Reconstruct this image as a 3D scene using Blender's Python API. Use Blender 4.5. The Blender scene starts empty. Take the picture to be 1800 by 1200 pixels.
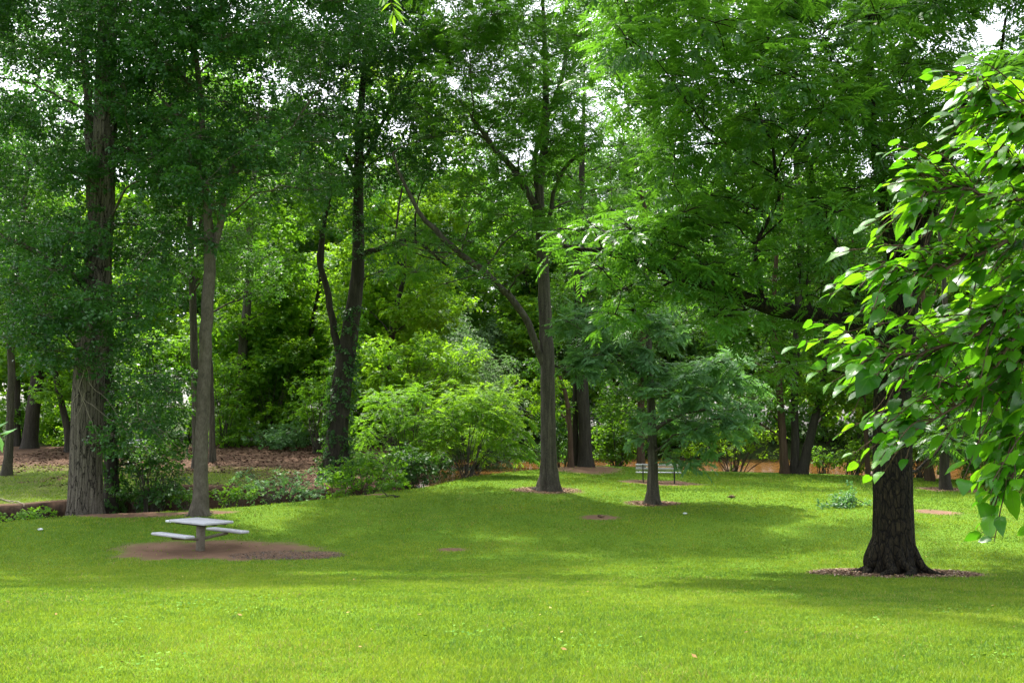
import bpy, math, random
import numpy as np
from mathutils import Vector

RNG = np.random.default_rng(11)
random.seed(5)
scn = bpy.context.scene
COL = scn.collection

# ------------------------------------------------------------------ camera
F = 1750.0                       # focal length in pixels of an 1800 px wide frame (35 mm lens)
PITCH = math.atan(150 / F)
EYE = np.array([0.0, 0.0, 1.8])
cam = bpy.data.cameras.new('camera'); cam.lens = 35; cam.sensor_width = 36; cam.clip_end = 2000; cam.clip_start = 0.05
cam_o = bpy.data.objects.new('camera', cam); COL.objects.link(cam_o)
cam_o.location = EYE; cam_o.rotation_euler = (math.radians(90) + PITCH, 0, 0)
scn.camera = cam_o

def at(px, py, d):
    """world point seen at photo pixel (px,py) at distance d in front of the camera"""
    cx, cy = (px - 900) / F, (600 - py) / F
    v = np.array([cx, math.cos(PITCH) - cy * math.sin(PITCH), math.sin(PITCH) + cy * math.cos(PITCH)])
    return EYE + v * (d / v[1])

# ------------------------------------------------------------------ helpers
def mesh_from(name, verts, faces_list, mats, attrs=None, smooth=False, mat_idx=None):
    """faces_list: list of int arrays (n,k)"""
    me = bpy.data.meshes.new(name)
    verts = np.ascontiguousarray(verts, dtype=np.float32)
    me.vertices.add(len(verts)); me.vertices.foreach_set('co', verts.ravel())
    faces_list = [np.asarray(f, dtype=np.int32) for f in faces_list if len(f)]
    nl = sum(f.size for f in faces_list); nf = sum(len(f) for f in faces_list)
    me.loops.add(nl); me.polygons.add(nf)
    me.loops.foreach_set('vertex_index', np.concatenate([f.ravel() for f in faces_list]))
    tot = np.concatenate([np.full(len(f), f.shape[1], np.int32) for f in faces_list])
    st = np.concatenate([[0], np.cumsum(tot)[:-1]]).astype(np.int32)
    me.polygons.foreach_set('loop_start', st)
    if smooth: me.polygons.foreach_set('use_smooth', np.ones(nf, bool))
    if mat_idx is not None: me.polygons.foreach_set('material_index', np.asarray(mat_idx, np.int32))
    for m in (mats if isinstance(mats, (list, tuple)) else [mats]): me.materials.append(m)
    if attrs:
        for k, a in attrs.items():
            at_ = me.attributes.new(k, 'FLOAT', 'POINT')
            at_.data.foreach_set('value', np.ascontiguousarray(a, dtype=np.float32))
    me.update(calc_edges=True)
    return me

def link(name, me, parent=None, loc=None):
    o = bpy.data.objects.new(name, me); COL.objects.link(o)
    if parent is not None: o.parent = parent
    if loc is not None: o.location = loc
    return o

def thing(name, label, cat, loc, group=None):
    o = bpy.data.objects.new(name, None); COL.objects.link(o)
    o.location = tuple(float(v) for v in loc); o['label'] = label; o['category'] = cat
    o.empty_display_size = 0.3
    if group: o['group'] = group
    return o

def tag(o, label=None, cat=None, group=None, kind=None):
    if label: o['label'] = label
    if cat: o['category'] = cat
    if group: o['group'] = group
    if kind: o['kind'] = kind
    return o

def sstep(a, b, x):
    t = np.clip((np.asarray(x, float) - a) / (b - a), 0, 1); return t * t * (3 - 2 * t)

def vnoise(x, y, seed=0):
    """cheap smooth value noise"""
    x = np.asarray(x, float); y = np.asarray(y, float)
    xi = np.floor(x).astype(np.int64); yi = np.floor(y).astype(np.int64)
    fx = x - xi; fy = y - yi; fx = fx * fx * (3 - 2 * fx); fy = fy * fy * (3 - 2 * fy)
    def h(a, b):
        n = (a * 374761393 + b * 668265263 + seed * 974711) & 0x7fffffff
        n = ((n ^ (n >> 13)) * 1274126177) & 0x7fffffff
        return ((n ^ (n >> 16)) & 0xffff) / 65535.0
    return (h(xi, yi) * (1 - fx) + h(xi + 1, yi) * fx) * (1 - fy) + (h(xi, yi + 1) * (1 - fx) + h(xi + 1, yi + 1) * fx) * fy

def fbm(x, y, seed=0, octv=3):
    s = 0; a = 0.5
    for i in range(octv):
        s = s + a * vnoise(x * 2**i, y * 2**i, seed + i); a *= 0.5
    return s / (1 - 0.5**octv)

# ------------------------------------------------------------------ materials
class NT:
    def __init__(self, name):
        self.m = bpy.data.materials.new(name); self.m.use_nodes = True
        self.t = self.m.node_tree; self.t.nodes.clear()
        self.out = self.n('ShaderNodeOutputMaterial')
    def n(self, typ, **kw):
        nd = self.t.nodes.new(typ)
        for k, v in kw.items():
            if k.startswith('i_'):
                key = k[2:]; key = int(key) if key.isdigit() else key.replace('_', ' ')
                nd.inputs[key].default_value = v
            else: setattr(nd, k, v)
        return nd
    def l(self, a, b): self.t.links.new(a, b)
    def ramp(self, fac, stops):
        r = self.n('ShaderNodeValToRGB'); els = r.color_ramp.elements
        while len(els) < len(stops): els.new(0.5)
        for e, (p, c) in zip(els, stops): e.position = p; e.color = (*c, 1)
        self.l(fac, r.inputs[0]); return r.outputs[0]
    def mix(self, fac, a, b, mode='MIX'):
        m = self.n('ShaderNodeMix', data_type='RGBA', blend_type=mode)
        for sock, v in ((m.inputs[0], fac), (m.inputs[6], a), (m.inputs[7], b)):
            if isinstance(v, (int, float)): sock.default_value = v
            elif isinstance(v, tuple): sock.default_value = (*v, 1)
            else: self.l(v, sock)
        return m.outputs[2]
    def noise(self, scale, detail=4, rough=0.55, vec=None, out=0):
        n = self.n('ShaderNodeTexNoise'); n.inputs['Scale'].default_value = scale
        n.inputs['Detail'].default_value = detail; n.inputs['Roughness'].default_value = rough
        if vec is not None: self.l(vec, n.inputs['Vector'])
        return n.outputs[out]
    def coord(self, scale=(1, 1, 1), src='Object'):
        c = self.n('ShaderNodeTexCoord'); mp = self.n('ShaderNodeMapping'); mp.inputs['Scale'].default_value = scale
        self.l(c.outputs[src], mp.inputs['Vector']); return mp.outputs[0]
    def attr(self, name):
        return self.n('ShaderNodeAttribute', attribute_name=name).outputs['Fac']
    def bump(self, h, strength=0.5, dist=0.02):
        b = self.n('ShaderNodeBump'); b.inputs['Strength'].default_value = strength; b.inputs['Distance'].default_value = dist
        self.l(h, b.inputs['Height']); return b.outputs[0]
    def bsdf(self, col, rough=0.8, spec=0.3, normal=None, metallic=0.0):
        b = self.n('ShaderNodeBsdfPrincipled')
        if isinstance(col, tuple): b.inputs['Base Color'].default_value = (*col, 1)
        else: self.l(col, b.inputs['Base Color'])
        if isinstance(rough, (int, float)): b.inputs['Roughness'].default_value = rough
        else: self.l(rough, b.inputs['Roughness'])
        b.inputs['Specular IOR Level'].default_value = spec; b.inputs['Metallic'].default_value = metallic
        if normal is not None: self.l(normal, b.inputs['Normal'])
        return b.outputs[0]
    def done(self, s): self.l(s, self.out.inputs['Surface']); return self.m

def leaf_mat(name, c0, c1, trans, tmix=0.42, rough=0.42, spec=0.45):
    t = NT(name)
    col = t.mix(t.attr('tint'), c0, c1)
    b = t.bsdf(col, rough, spec)
    tr = t.n('ShaderNodeBsdfTranslucent')
    t.l(t.mix(t.attr('tint'), tuple(v * 0.75 for v in trans), tuple(min(1, v * 1.15) for v in trans)), tr.inputs['Color'])
    ms = t.n('ShaderNodeMixShader'); ms.inputs[0].default_value = tmix
    t.l(b, ms.inputs[1]); t.l(tr.outputs[0], ms.inputs[2])
    return t.done(ms.outputs[0])

LEAF = {
    'oak':    leaf_mat('oak_leaf', (0.026, 0.092, 0.027), (0.065, 0.165, 0.042), (0.10, 0.31, 0.025), 0.42, 0.33, 0.55),
    'oakmid': leaf_mat('mid_oak_leaf', (0.030, 0.105, 0.020), (0.072, 0.175, 0.028), (0.14, 0.36, 0.02), 0.46, 0.42, 0.4),
    'pecan':  leaf_mat('pecan_leaf', (0.026, 0.098, 0.018), (0.072, 0.180, 0.026), (0.15, 0.38, 0.02), 0.47, 0.38, 0.5),
    'ash':    leaf_mat('ash_leaf', (0.075, 0.18, 0.07), (0.135, 0.27, 0.11), (0.17, 0.38, 0.07), 0.40, 0.48, 0.35),
    'lime':   leaf_mat('lime_leaf', (0.065, 0.18, 0.012), (0.13, 0.265, 0.018), (0.30, 0.56, 0.02), 0.52, 0.5, 0.25),
    'wood':   leaf_mat('woodland_leaf', (0.045, 0.14, 0.013), (0.105, 0.24, 0.020), (0.22, 0.47, 0.018), 0.52, 0.5, 0.3),
    'grey':   leaf_mat('grey_green_leaf', (0.07, 0.145, 0.055), (0.12, 0.21, 0.08), (0.16, 0.33, 0.07), 0.40, 0.5, 0.3),
    'olive':  leaf_mat('ivy_leaf', (0.020, 0.075, 0.018), (0.052, 0.135, 0.025), (0.09, 0.25, 0.015), 0.36, 0.48, 0.35),
}

def broad_leaf_mat():
    t = NT('mulberry_leaf')
    def mth(op, a, b=None, c=None):
        m = t.n('ShaderNodeMath', operation=op)
        for i, v in enumerate((a, b, c)):
            if v is None: continue
            if isinstance(v, (int, float)): m.inputs[i].default_value = v
            else: t.l(v, m.inputs[i])
        return m.outputs[0]
    u = t.attr('along'); w = mth('ABSOLUTE', t.attr('across'))
    rib = mth('LESS_THAN', w, 0.045)
    side = mth('LESS_THAN', mth('FRACT', mth('MULTIPLY_ADD', u, 6.0, mth('MULTIPLY', w, -2.2))), 0.13)
    vein = mth('MAXIMUM', rib, mth('MULTIPLY', side, 0.6))
    base = t.ramp(t.attr('tint'), [(0.0, (0.012, 0.060, 0.006)), (0.5, (0.030, 0.115, 0.008)), (1.0, (0.075, 0.180, 0.010))])
    base = t.mix(t.ramp(t.noise(38, 4, .6, t.coord()), [(.35, (0, 0, 0)), (.7, (.5, .5, .5))]), base, (0.05, 0.135, 0.012))
    base = t.mix(mth('MULTIPLY', vein, .55), base, (0.13, 0.24, 0.04))
    base = t.mix(t.ramp(t.noise(17, 3, .6, t.coord()), [(.70, (0, 0, 0)), (.75, (.8, .8, .8))]), base, (0.14, 0.10, 0.03))
    tr = t.ramp(t.attr('tint'), [(0.0, (0.07, 0.26, 0.006)), (0.5, (0.15, 0.43, 0.008)), (1.0, (0.26, 0.55, 0.010))])
    tr = t.mix(mth('MULTIPLY', vein, .5), tr, (0.05, 0.17, 0.008))
    T = t.n('ShaderNodeBsdfTranslucent'); t.l(tr, T.inputs['Color'])
    ms = t.n('ShaderNodeMixShader'); ms.inputs[0].default_value = .5
    t.l(t.bsdf(base, 0.30, 0.5, t.bump(vein, .25, .004)), ms.inputs[1]); t.l(T.outputs[0], ms.inputs[2]); return t.done(ms.outputs[0])
LEAF['mulberry'] = broad_leaf_mat()

def bark_mat(name, c0, c1, c2, scale=7.0, stretch=0.12, bump=0.9, rough=0.9, plates=0):
    t = NT(name)
    v = t.coord((1, 1, stretch))
    n1 = t.noise(scale, 8, 0.65, v); n2 = t.noise(1.1, 3, 0.5, t.coord((1, 1, 0.5)))
    n3 = t.noise(scale * 5, 5, 0.6, t.coord((1, 1, 0.4)))
    c = t.ramp(n1, [(0.34, c0), (0.52, c1), (0.70, c2)])
    c = t.mix(t.ramp(n2, [(0.35, (0, 0, 0)), (0.7, (1, 1, 1))]), c, t.mix(0.55, c, c0))
    c = t.mix(0.35, c, t.ramp(n3, [(0.3, c0), (0.7, c2)]))
    if plates:
        vo = t.n('ShaderNodeTexVoronoi', feature='DISTANCE_TO_EDGE'); vo.inputs['Scale'].default_value = plates
        wv = t.n('ShaderNodeVectorMath', operation='ADD'); t.l(t.coord((1, 1, .30 if plates > 10 else .11)), wv.inputs[0]); nz = t.n('ShaderNodeVectorMath', operation='SCALE'); nz.inputs['Scale'].default_value = .10
        t.l(t.noise(6, 4, .6, t.coord((1, 1, .5)), 1), nz.inputs[0]); t.l(nz.outputs[0], wv.inputs[1]); t.l(wv.outputs[0], vo.inputs['Vector'])
        crack = t.ramp(vo.outputs['Distance'], [(0.0, (0, 0, 0)), (0.14 if plates > 10 else 0.06, (1, 1, 1))])
        c = t.mix(crack, tuple(v * .5 for v in c0), c)
        mu = t.n('ShaderNodeMath', operation='MULTIPLY'); t.l(crack, mu.inputs[0]); t.l(n1, mu.inputs[1]); n1 = mu.outputs[0]
    ad = t.n('ShaderNodeMath', operation='MULTIPLY_ADD'); t.l(n3, ad.inputs[0]); ad.inputs[1].default_value = 0.35; t.l(n1, ad.inputs[2])
    return t.done(t.bsdf(c, rough, 0.2, t.bump(ad.outputs[0], bump, 0.06)))

BARK = {
    'oak':   bark_mat('oak_bark', (0.022, 0.018, 0.014), (0.13, 0.112, 0.086), (0.28, 0.245, 0.19), 8, 0.06, 1.0, plates=9),
    'slim':  bark_mat('smooth_bark', (0.045, 0.037, 0.028), (0.115, 0.095, 0.072), (0.19, 0.165, 0.13), 5, 0.6, 0.6),
    'pecan': bark_mat('pecan_bark', (0.005, 0.0042, 0.0038), (0.012, 0.010, 0.007), (0.085, 0.066, 0.03), 16, 0.3, 1.0, 0.85, plates=13),
    'dark':  bark_mat('dark_bark', (0.015, 0.013, 0.011), (0.04, 0.034, 0.027), (0.09, 0.078, 0.06), 9, 0.12, 0.9),
    'mid':   bark_mat('grey_brown_bark', (0.014, 0.012, 0.009), (0.068, 0.059, 0.045), (0.19, 0.17, 0.13), 11, 0.09, 1.0),
    'red':   bark_mat('red_brown_bark', (0.04, 0.024, 0.016), (0.085, 0.05, 0.034), (0.15, 0.1, 0.07), 10, 0.12, 0.8),
    'dead':  bark_mat('dead_twig_bark', (0.16, 0.13, 0.10), (0.26, 0.22, 0.17), (0.36, 0.31, 0.25), 12, 0.2, 0.4),
}

# ------------------------------------------------------------------ terrain
def P3(px, py, d): return at(px, py, d)
EDGE_PX = [(-500, 940, 25), (-300, 930, 26.5), (0, 921, 28.3), (60, 912, 30), (150, 903, 32), (250, 901, 33), (350, 898, 33.5), (450, 889, 34.2),
           (560, 879, 35.5), (640, 870, 37), (700, 862, 38.5), (760, 855, 40), (830, 838, 43.5), (900, 830, 46), (960, 824, 48.5),
           (1040, 818, 50.5), (1120, 821, 51), (1250, 828, 51), (1400, 831, 51), (1520, 835, 50.5), (1650, 842, 49.5), (1800, 848, 48.5), (2200, 855, 47.5)]
EDGE = np.array([P3(*e) for e in EDGE_PX])
LAWN_PX = EDGE_PX + [(-400, 1200, 7), (0, 1200, 7), (450, 1200, 7), (900, 1200, 7), (1350, 1200, 7), (1800, 1200, 7), (2200, 1200, 7),
           (350, 968, 26), (0, 968, 25.5), (900, 968, 26), (1570, 1006, 21), (1800, 992, 22.5), (1250, 966, 26), (600, 975, 25.3),
           (150, 1040, 14.8), (900, 1035, 15.2), (1500, 1060, 13.5),
           (965, 860, 38), (1155, 848, 43), (1150, 885, 35), (1660, 860, 42), (1800, 862, 42), (1490, 890, 34), (1250, 918, 30.5),
           (1800, 920, 31), (900, 900, 32.3), (350, 905, 32), (800, 870, 36.8)]
LP = np.array([P3(*e) for e in LAWN_PX] + [[-30, -15, 0.5], [0, -15, 0.5], [30, -15, 0.5], [-30, 20, -1.3], [40, 20, -0.7], [45, 48, 0.2], [45, 0, 0.2], [-45, 0, 0.1]])
def _tps(r): return np.where(r > 1e-9, r * r * np.log(r + 1e-12), 0.0)
def _fit(P, lam=2.0):
    n = len(P); r = np.linalg.norm(P[:, None, :2] - P[None, :, :2], axis=2)
    A = np.zeros((n + 3, n + 3)); A[:n, :n] = _tps(r) + lam * np.eye(n)
    A[:n, n] = 1; A[:n, n + 1:] = P[:, :2]; A[n:, :n] = A[:n, n:].T
    return np.linalg.solve(A, np.concatenate([P[:, 2], np.zeros(3)]))
TW = _fit(LP)
def lawn_z(x, y):
    x = np.asarray(x, float); y = np.asarray(y, float); sh = x.shape
    q = np.stack([x.ravel(), y.ravel()], 1); out = np.empty(len(q))
    for i in range(0, len(q), 20000):
        b = q[i:i + 20000]; r = np.linalg.norm(b[:, None] - LP[None, :, :2], axis=2)
        out[i:i + 20000] = _tps(r) @ TW[:-3] + TW[-3] + b @ TW[-2:]
    return out.reshape(sh)
_o = np.argsort(EDGE[:, 0]); _ex = EDGE[_o, 0]; _ey = EDGE[_o, 1]
_gx = np.arange(-60, 61, 0.25); _gy = np.interp(_gx, _ex, _ey)
_k = np.hanning(9); _k /= _k.sum(); _gy = np.convolve(np.pad(_gy, 4, mode='edge'), _k, mode='valid')
def edge_y(x): return np.interp(x, _gx, _gy)
WATER_Z = -0.9
def land_z(x, y):
    """the wooded bank beyond the little creek on the left"""
    z = -0.70 + (y - 35) * 0.059
    z = np.where(y > 57, 0.598 + (y - 57) * 0.02, z)
    return np.maximum(z, -0.95) - 0.25 * sstep(-14, -5, x) * sstep(60, 40, y)
def ground_z(x, y):
    x = np.asarray(x, float); y = np.asarray(y, float)
    ye = edge_y(x); s = (y - ye) * 0.92
    yc = np.minimum(y, ye + 0.6)
    zl = lawn_z(x, np.clip(yc, -20, 60))
    zl = np.where(np.abs(x) > 40, lawn_z(np.clip(x, -40, 40), np.clip(yc, -20, 60)), zl)
    wg = np.interp(x, [-20, -14, -10, -6, -3], [5.0, 5.2, 3.8, 3.2, 3.2])
    bot = np.minimum(zl - 0.9, -1.75)
    zcr = zl + (bot - zl) * sstep(0.1, 1.7, s)
    river = sstep(-6.5, -1.5, x - (y - 45) * -0.03)
    zland = bot + (land_z(x, y) - bot) * sstep(wg + .1, wg + 0.65, s + .5 * (fbm(x * 1.3, y * 1.3, 61) - .5))
    far = -2.2 + (0.9 + 2.2 + (np.maximum(y, 84) - 84) * 0.004) * sstep(82.5, 88, y + 1.2 * np.sin(x * 0.35))
    zriv = np.minimum(zl + (-2.4 - zl) * sstep(0.2, 3.5, s), 9)
    zriv = np.where(y > 70, far, zriv)
    zb = zland * (1 - river) + zriv * river
    zb = np.where(s > 1.7, zb, zcr * (1 - river) + zriv * river)
    z = np.where(s > 0.1, zb, zl)
    z = z + 0.05 * (fbm(x * 0.35, y * 0.35, 3) - 0.5) + 0.16 * (fbm(x * 0.9, y * 0.9, 9) - 0.5) * sstep(0.3, 2.0, s)
    return z
def gz(x, y): return float(ground_z(np.array([x]), np.array([y]))[0])

def ellipse_px(cx, cy, rx, d, ry):
    p = at(cx, cy, d); return (p[0], p[1], rx * d / F, ry)
DIRT = [ellipse_px(375, 968, 170, 26, 1.75), ellipse_px(505, 977, 100, 25.2, .85),            # under the picnic table
        ellipse_px(960, 863, 62, 38, 1.1), ellipse_px(1148, 886, 50, 35, 0.8), ellipse_px(1165, 851, 72, 43, 1.3),
        ellipse_px(795, 966, 30, 26.2, .35), ellipse_px(1052, 911, 34, 31.5, .5), ellipse_px(1645, 899, 40, 33.2, .7),
        ellipse_px(1675, 858, 60, 42, 1.3), ellipse_px(1030, 824, 62, 48.5, 2.2), ellipse_px(1570, 1010, 148, 20.8, 1.15),
        ellipse_px(185, 897, 140, 32.3, 1.1), ellipse_px(350, 897, 70, 32.8, .6), ellipse_px(655, 868, 28, 37.2, .3)]
def dirt_mask(x, y):
    x = np.asarray(x, float); y = np.asarray(y, float)
    wob = (fbm(x * 1.5, y * 1.5, 21, 5) - 0.5) * 1.0 + (vnoise(x * 9, y * 9, 5) - .5) * .22
    m = np.zeros_like(x)
    for cx, cy, rx, ry in DIRT:
        r = np.sqrt(((x - cx) / rx) ** 2 + ((y - cy) / ry) ** 2) + wob * 0.7
        m = np.maximum(m, sstep(1.20, 0.72, r))
    return m
def litter_mask(x, y):
    """bare leaf-strewn earth: creek bed, the wooded bank and the far shore"""
    s = (y - edge_y(x)) * 0.92
    m = sstep(0.2, 0.9, s + (fbm(x * 1.2, y * 1.2, 33) - 0.5) * 0.8)
    # mossy grass on the near side of the wooded bank
    wg = np.interp(x, [-20, -14, -10, -6], [5.0, 5.2, 3.8, 3.2])
    g = sstep(wg + 1.0, wg + 1.5, s) * sstep(47.5, 41, y + 6 * (fbm(x * .25, y * .25, 41) - .5)) * sstep(-8.8, -10.5, x)
    return np.clip(m - g * (0.35 + 0.5 * fbm(x * .8, y * .8, 47)), 0, 1)

def axis(segs):
    out = [segs[0][0]]
    for a, b, st in segs:
        n = max(1, int(round((b - a) / st))); out += list(np.linspace(a, b, n + 1)[1:])
    return np.array(out)
gx = axis([(-300, -60, 20), (-60, -24, 1.2), (-24, 24, 0.2), (24, 60, 1.2), (60, 300, 20)])
gy = axis([(-60, 4, 2), (4, 54, 0.2), (54, 95, 0.7), (95, 150, 4), (150, 420, 30)])
X, Y = np.meshgrid(gx, gy)
Z = ground_z(X, Y)
nx, ny = len(gx), len(gy)
idx = np.arange(nx * ny).reshape(ny, nx)
quads = np.stack([idx[:-1, :-1], idx[:-1, 1:], idx[1:, 1:], idx[1:, :-1]], -1).reshape(-1, 4)
V = np.stack([X.ravel(), Y.ravel(), Z.ravel()], 1)
dm = dirt_mask(V[:, 0], V[:, 1]); lm = litter_mask(V[:, 0], V[:, 1])
_s = (V[:, 1] - edge_y(V[:, 0])) * .92; _w = np.interp(V[:, 0], [-20, -14, -10, -6, -3], [5.0, 5.2, 3.8, 3.2, 3.2])
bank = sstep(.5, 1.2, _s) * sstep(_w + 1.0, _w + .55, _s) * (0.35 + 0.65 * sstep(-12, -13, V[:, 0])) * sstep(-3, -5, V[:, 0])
t = NT('lawn_and_earth')
co = t.coord((1, 1, 1))
gn = t.noise(0.35, 5, 0.6, co); gn2 = t.noise(14, 6, 0.7, co); gn3 = t.noise(90, 4, 0.7, co)
grass = t.ramp(gn, [(0.30, (0.060, 0.150, 0.008)), (0.52, (0.095, 0.185, 0.010)), (0.72, (0.125, 0.190, 0.014))])
grass = t.mix(0.5, grass, t.ramp(gn2, [(0.25, (0.035, 0.085, 0.005)), (0.6, (0.11, 0.21, 0.013)), (0.85, (0.17, 0.25, 0.03))]))
grass = t.mix(0.35, grass, t.ramp(gn3, [(0.3, (0.02, 0.06, 0.003)), (0.7, (0.15, 0.25, 0.025))]))
dn = t.noise(1.3, 6, 0.62, co); dn2 = t.noise(28, 6, 0.7, co)
dirt = t.ramp(dn, [(0.3, (0.10, 0.055, 0.035)), (0.55, (0.165, 0.095, 0.06)), (0.75, (0.22, 0.14, 0.09))])
dirt = t.mix(0.3, dirt, t.ramp(dn2, [(0.3, (0.09, 0.05, 0.035)), (0.7, (0.33, 0.22, 0.15))]))
lit = t.ramp(t.noise(9, 8, 0.75, co), [(0.3, (0.025, 0.015, 0.010)), (0.5, (0.075, 0.043, 0.028)), (0.62, (0.11, 0.064, 0.042)), (0.75, (0.07, 0.09, 0.022))])
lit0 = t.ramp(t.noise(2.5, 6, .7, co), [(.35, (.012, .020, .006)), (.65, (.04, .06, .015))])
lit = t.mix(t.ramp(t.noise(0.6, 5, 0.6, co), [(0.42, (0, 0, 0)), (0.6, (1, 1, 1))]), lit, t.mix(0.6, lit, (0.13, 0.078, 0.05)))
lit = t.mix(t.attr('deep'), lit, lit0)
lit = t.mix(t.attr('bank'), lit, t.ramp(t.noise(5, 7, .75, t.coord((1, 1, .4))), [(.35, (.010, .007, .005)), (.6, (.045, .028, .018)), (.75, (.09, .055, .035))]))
c = t.mix(t.attr('dirt'), grass, dirt); c = t.mix(t.attr('litter'), c, lit)
M_GROUND = t.done(t.bsdf(c, 0.95, 0.1, t.bump(t.noise(40, 5, 0.7, co), 0.5, 0.03)))
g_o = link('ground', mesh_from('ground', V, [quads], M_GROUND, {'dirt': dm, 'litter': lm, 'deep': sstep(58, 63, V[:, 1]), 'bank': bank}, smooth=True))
tag(g_o, kind='structure')

t = NT('muddy_water')
co = t.coord((1, 2.5, 1))
c = t.ramp(t.noise(0.25, 4, 0.5, co), [(0.35, (0.135, 0.060, 0.014)), (0.65, (0.185, 0.088, 0.024))])
M_WATER = t.done(t.bsdf(c, 0.12, 0.30, t.bump(t.noise(1.8, 4, 0.6, co), 0.12, 0.05)))
_wx = np.linspace(-4.5, 150, 90); _wy = np.where(_wx < 40, edge_y(np.minimum(_wx, 40)) + 1.2, edge_y(40.0) + 1.2)
_n = len(_wx); _V = np.concatenate([np.stack([_wx, _wy, np.full(_n, WATER_Z)], 1), np.stack([_wx, np.full(_n, 92.0), np.full(_n, WATER_Z)], 1)])
_i = np.arange(_n - 1); w = link('river', mesh_from('river', _V, [np.stack([_i, _i + 1, _i + 1 + _n, _i + _n], 1)], M_WATER))
tag(w, kind='structure')

# ------------------------------------------------------------------ grass blades
def build_grass(N=900000):
    u = RNG.random(N); y0, y1 = 5.2, 50.0
    d = y0 * (y1 / y0) ** u
    ang = (RNG.random(N) - 0.5) * 1.30
    x = d * ang; y = d
    m = dirt_mask(x, y); s = (y - edge_y(x))
    keep = (RNG.random(N) > sstep(0.05, .75, m) * .985) & ((s < 0.3 + RNG.random(N) * 0.5) | ((x < -8) & (s > np.interp(x, [-20, -14, -10, -6], [6.6, 6.8, 5.3, 4.7])) & (RNG.random(N) > litter_mask(x, y) * 1.02)))
    thin = fbm(x * 0.5, y * 0.5, 77, 4)
    keep &= RNG.random(N) < 0.45 + thin * 1.0
    x, y, d, thin = x[keep], y[keep], d[keep], thin[keep]; n = len(x)
    z = ground_z(x, y) - 0.004
    tall = 0.35 + 0.9 * fbm(x * 0.8, y * 0.8, 51) + .5 * vnoise(x * 5, y * 5, 52)
    h = (0.020 + 0.030 * RNG.random(n) ** 1.8) * tall * (1 + np.maximum(0, d - 14) * 0.012)
    wdt = (0.0022 + 0.0022 * RNG.random(n)) * np.maximum(1, d / 8.0)
    a = RNG.random(n) * 2 * np.pi; lean = (0.2 + 0.75 * RNG.random(n)) * h; la = RNG.random(n) * 2 * np.pi
    bx, by = np.cos(a) * wdt, np.sin(a) * wdt
    p0 = np.stack([x - bx, y - by, z], 1); p1 = np.stack([x + bx, y + by, z], 1)
    mx = x + np.cos(la) * lean * 0.35; my = y + np.sin(la) * lean * 0.35
    p2 = np.stack([mx + bx * 0.7, my + by * 0.7, z + h * 0.62], 1); p3 = np.stack([mx - bx * 0.7, my - by * 0.7, z + h * 0.62], 1)
    p4 = np.stack([x + np.cos(la) * lean, y + np.sin(la) * lean, z + h * 0.95], 1)
    VV = np.stack([p0, p1, p2, p3, p4], 1).reshape(-1, 3)
    b = np.arange(n) * 5
    q = np.stack([b, b + 1, b + 2, b + 3], 1); tr = np.stack([b + 3, b + 2, b + 4], 1)
    tint = np.clip(0.95 * (fbm(x * 0.45, y * 0.45, 91, 5) - .5) + 0.40 * (vnoise(x * 4, y * 4, 14) - .5) + 0.5 * (RNG.random(n) - .5) + 0.5, 0, 1)
    dry = (RNG.random(n) < 0.02 + 0.10 * sstep(.5, .75, fbm(x * .6, y * .6, 64))).astype(float)
    t = NT('grass_blade')
    col = t.ramp(t.attr('tint'), [(0.10, (0.045, 0.128, 0.016)), (0.45, (0.122, 0.215, 0.017)), (0.88, (0.245, 0.310, 0.030))])
    col = t.mix(t.attr('dry'), col, (0.30, 0.24, 0.09))
    tr_ = t.n('ShaderNodeBsdfTranslucent'); t.l(t.mix(0.5, col, (0.36, 0.50, 0.02)), tr_.inputs['Color'])
    ms = t.n('ShaderNodeMixShader'); ms.inputs[0].default_value = 0.40
    t.l(t.bsdf(col, 0.55, 0.25), ms.inputs[1]); t.l(tr_.outputs[0], ms.inputs[2])
    M = t.done(ms.outputs[0])
    o = link('grass', mesh_from('grass', VV, [q, tr], M, {'tint': np.repeat(tint, 5), 'dry': np.repeat(dry, 5)}))
    tag(o, kind='stuff', label='bright green mown grass covering the sloping park lawn', cat='grass')
build_grass()

# ------------------------------------------------------------------ small flat scatter: wood chips, fallen leaves
def scatter_chips(name, label, pts, size, mat, aspect=0.45, lift=0.012):
    n = len(pts); z = ground_z(pts[:, 0], pts[:, 1]) + lift * (0.3 + RNG.random(n))
    a = RNG.random(n) * 2 * np.pi; s = size * (0.5 + RNG.random(n))
    tx, ty = (RNG.random(n) - .5) * .9, (RNG.random(n) - .5) * .9
    ux, uy = np.cos(a), np.sin(a)
    c = np.stack([pts[:, 0], pts[:, 1], z], 1)
    U = np.stack([ux, uy, tx], 1) * s[:, None]; W = np.stack([-uy, ux, ty], 1) * (s * aspect)[:, None]
    VV = np.stack([c - U, c + W, c + U, c - W], 1).reshape(-1, 3)
    q = np.arange(n * 4).reshape(-1, 4)
    o = link(name, mesh_from(name, VV, [q], mat, {'tint': np.repeat(RNG.random(n), 4)}))
    tag(o, label, kind='stuff'); return o
def chip_mat(name, stops):
    t = NT(name); return t.done(t.bsdf(t.ramp(t.attr('tint'), stops), 0.9, 0.15))
M_CHIP = chip_mat('wood_chip', [(0.0, (0.05, 0.028, 0.018)), (0.5, (0.16, 0.095, 0.06)), (0.85, (0.27, 0.18, 0.12)), (1.0, (0.42, 0.33, 0.25))])
M_LITTER = chip_mat('dry_leaf', [(0.0, (0.03, 0.016, 0.010)), (0.5, (0.08, 0.043, 0.026)), (0.8, (0.13, 0.075, 0.047)), (1.0, (0.2, 0.14, 0.095))])
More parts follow.
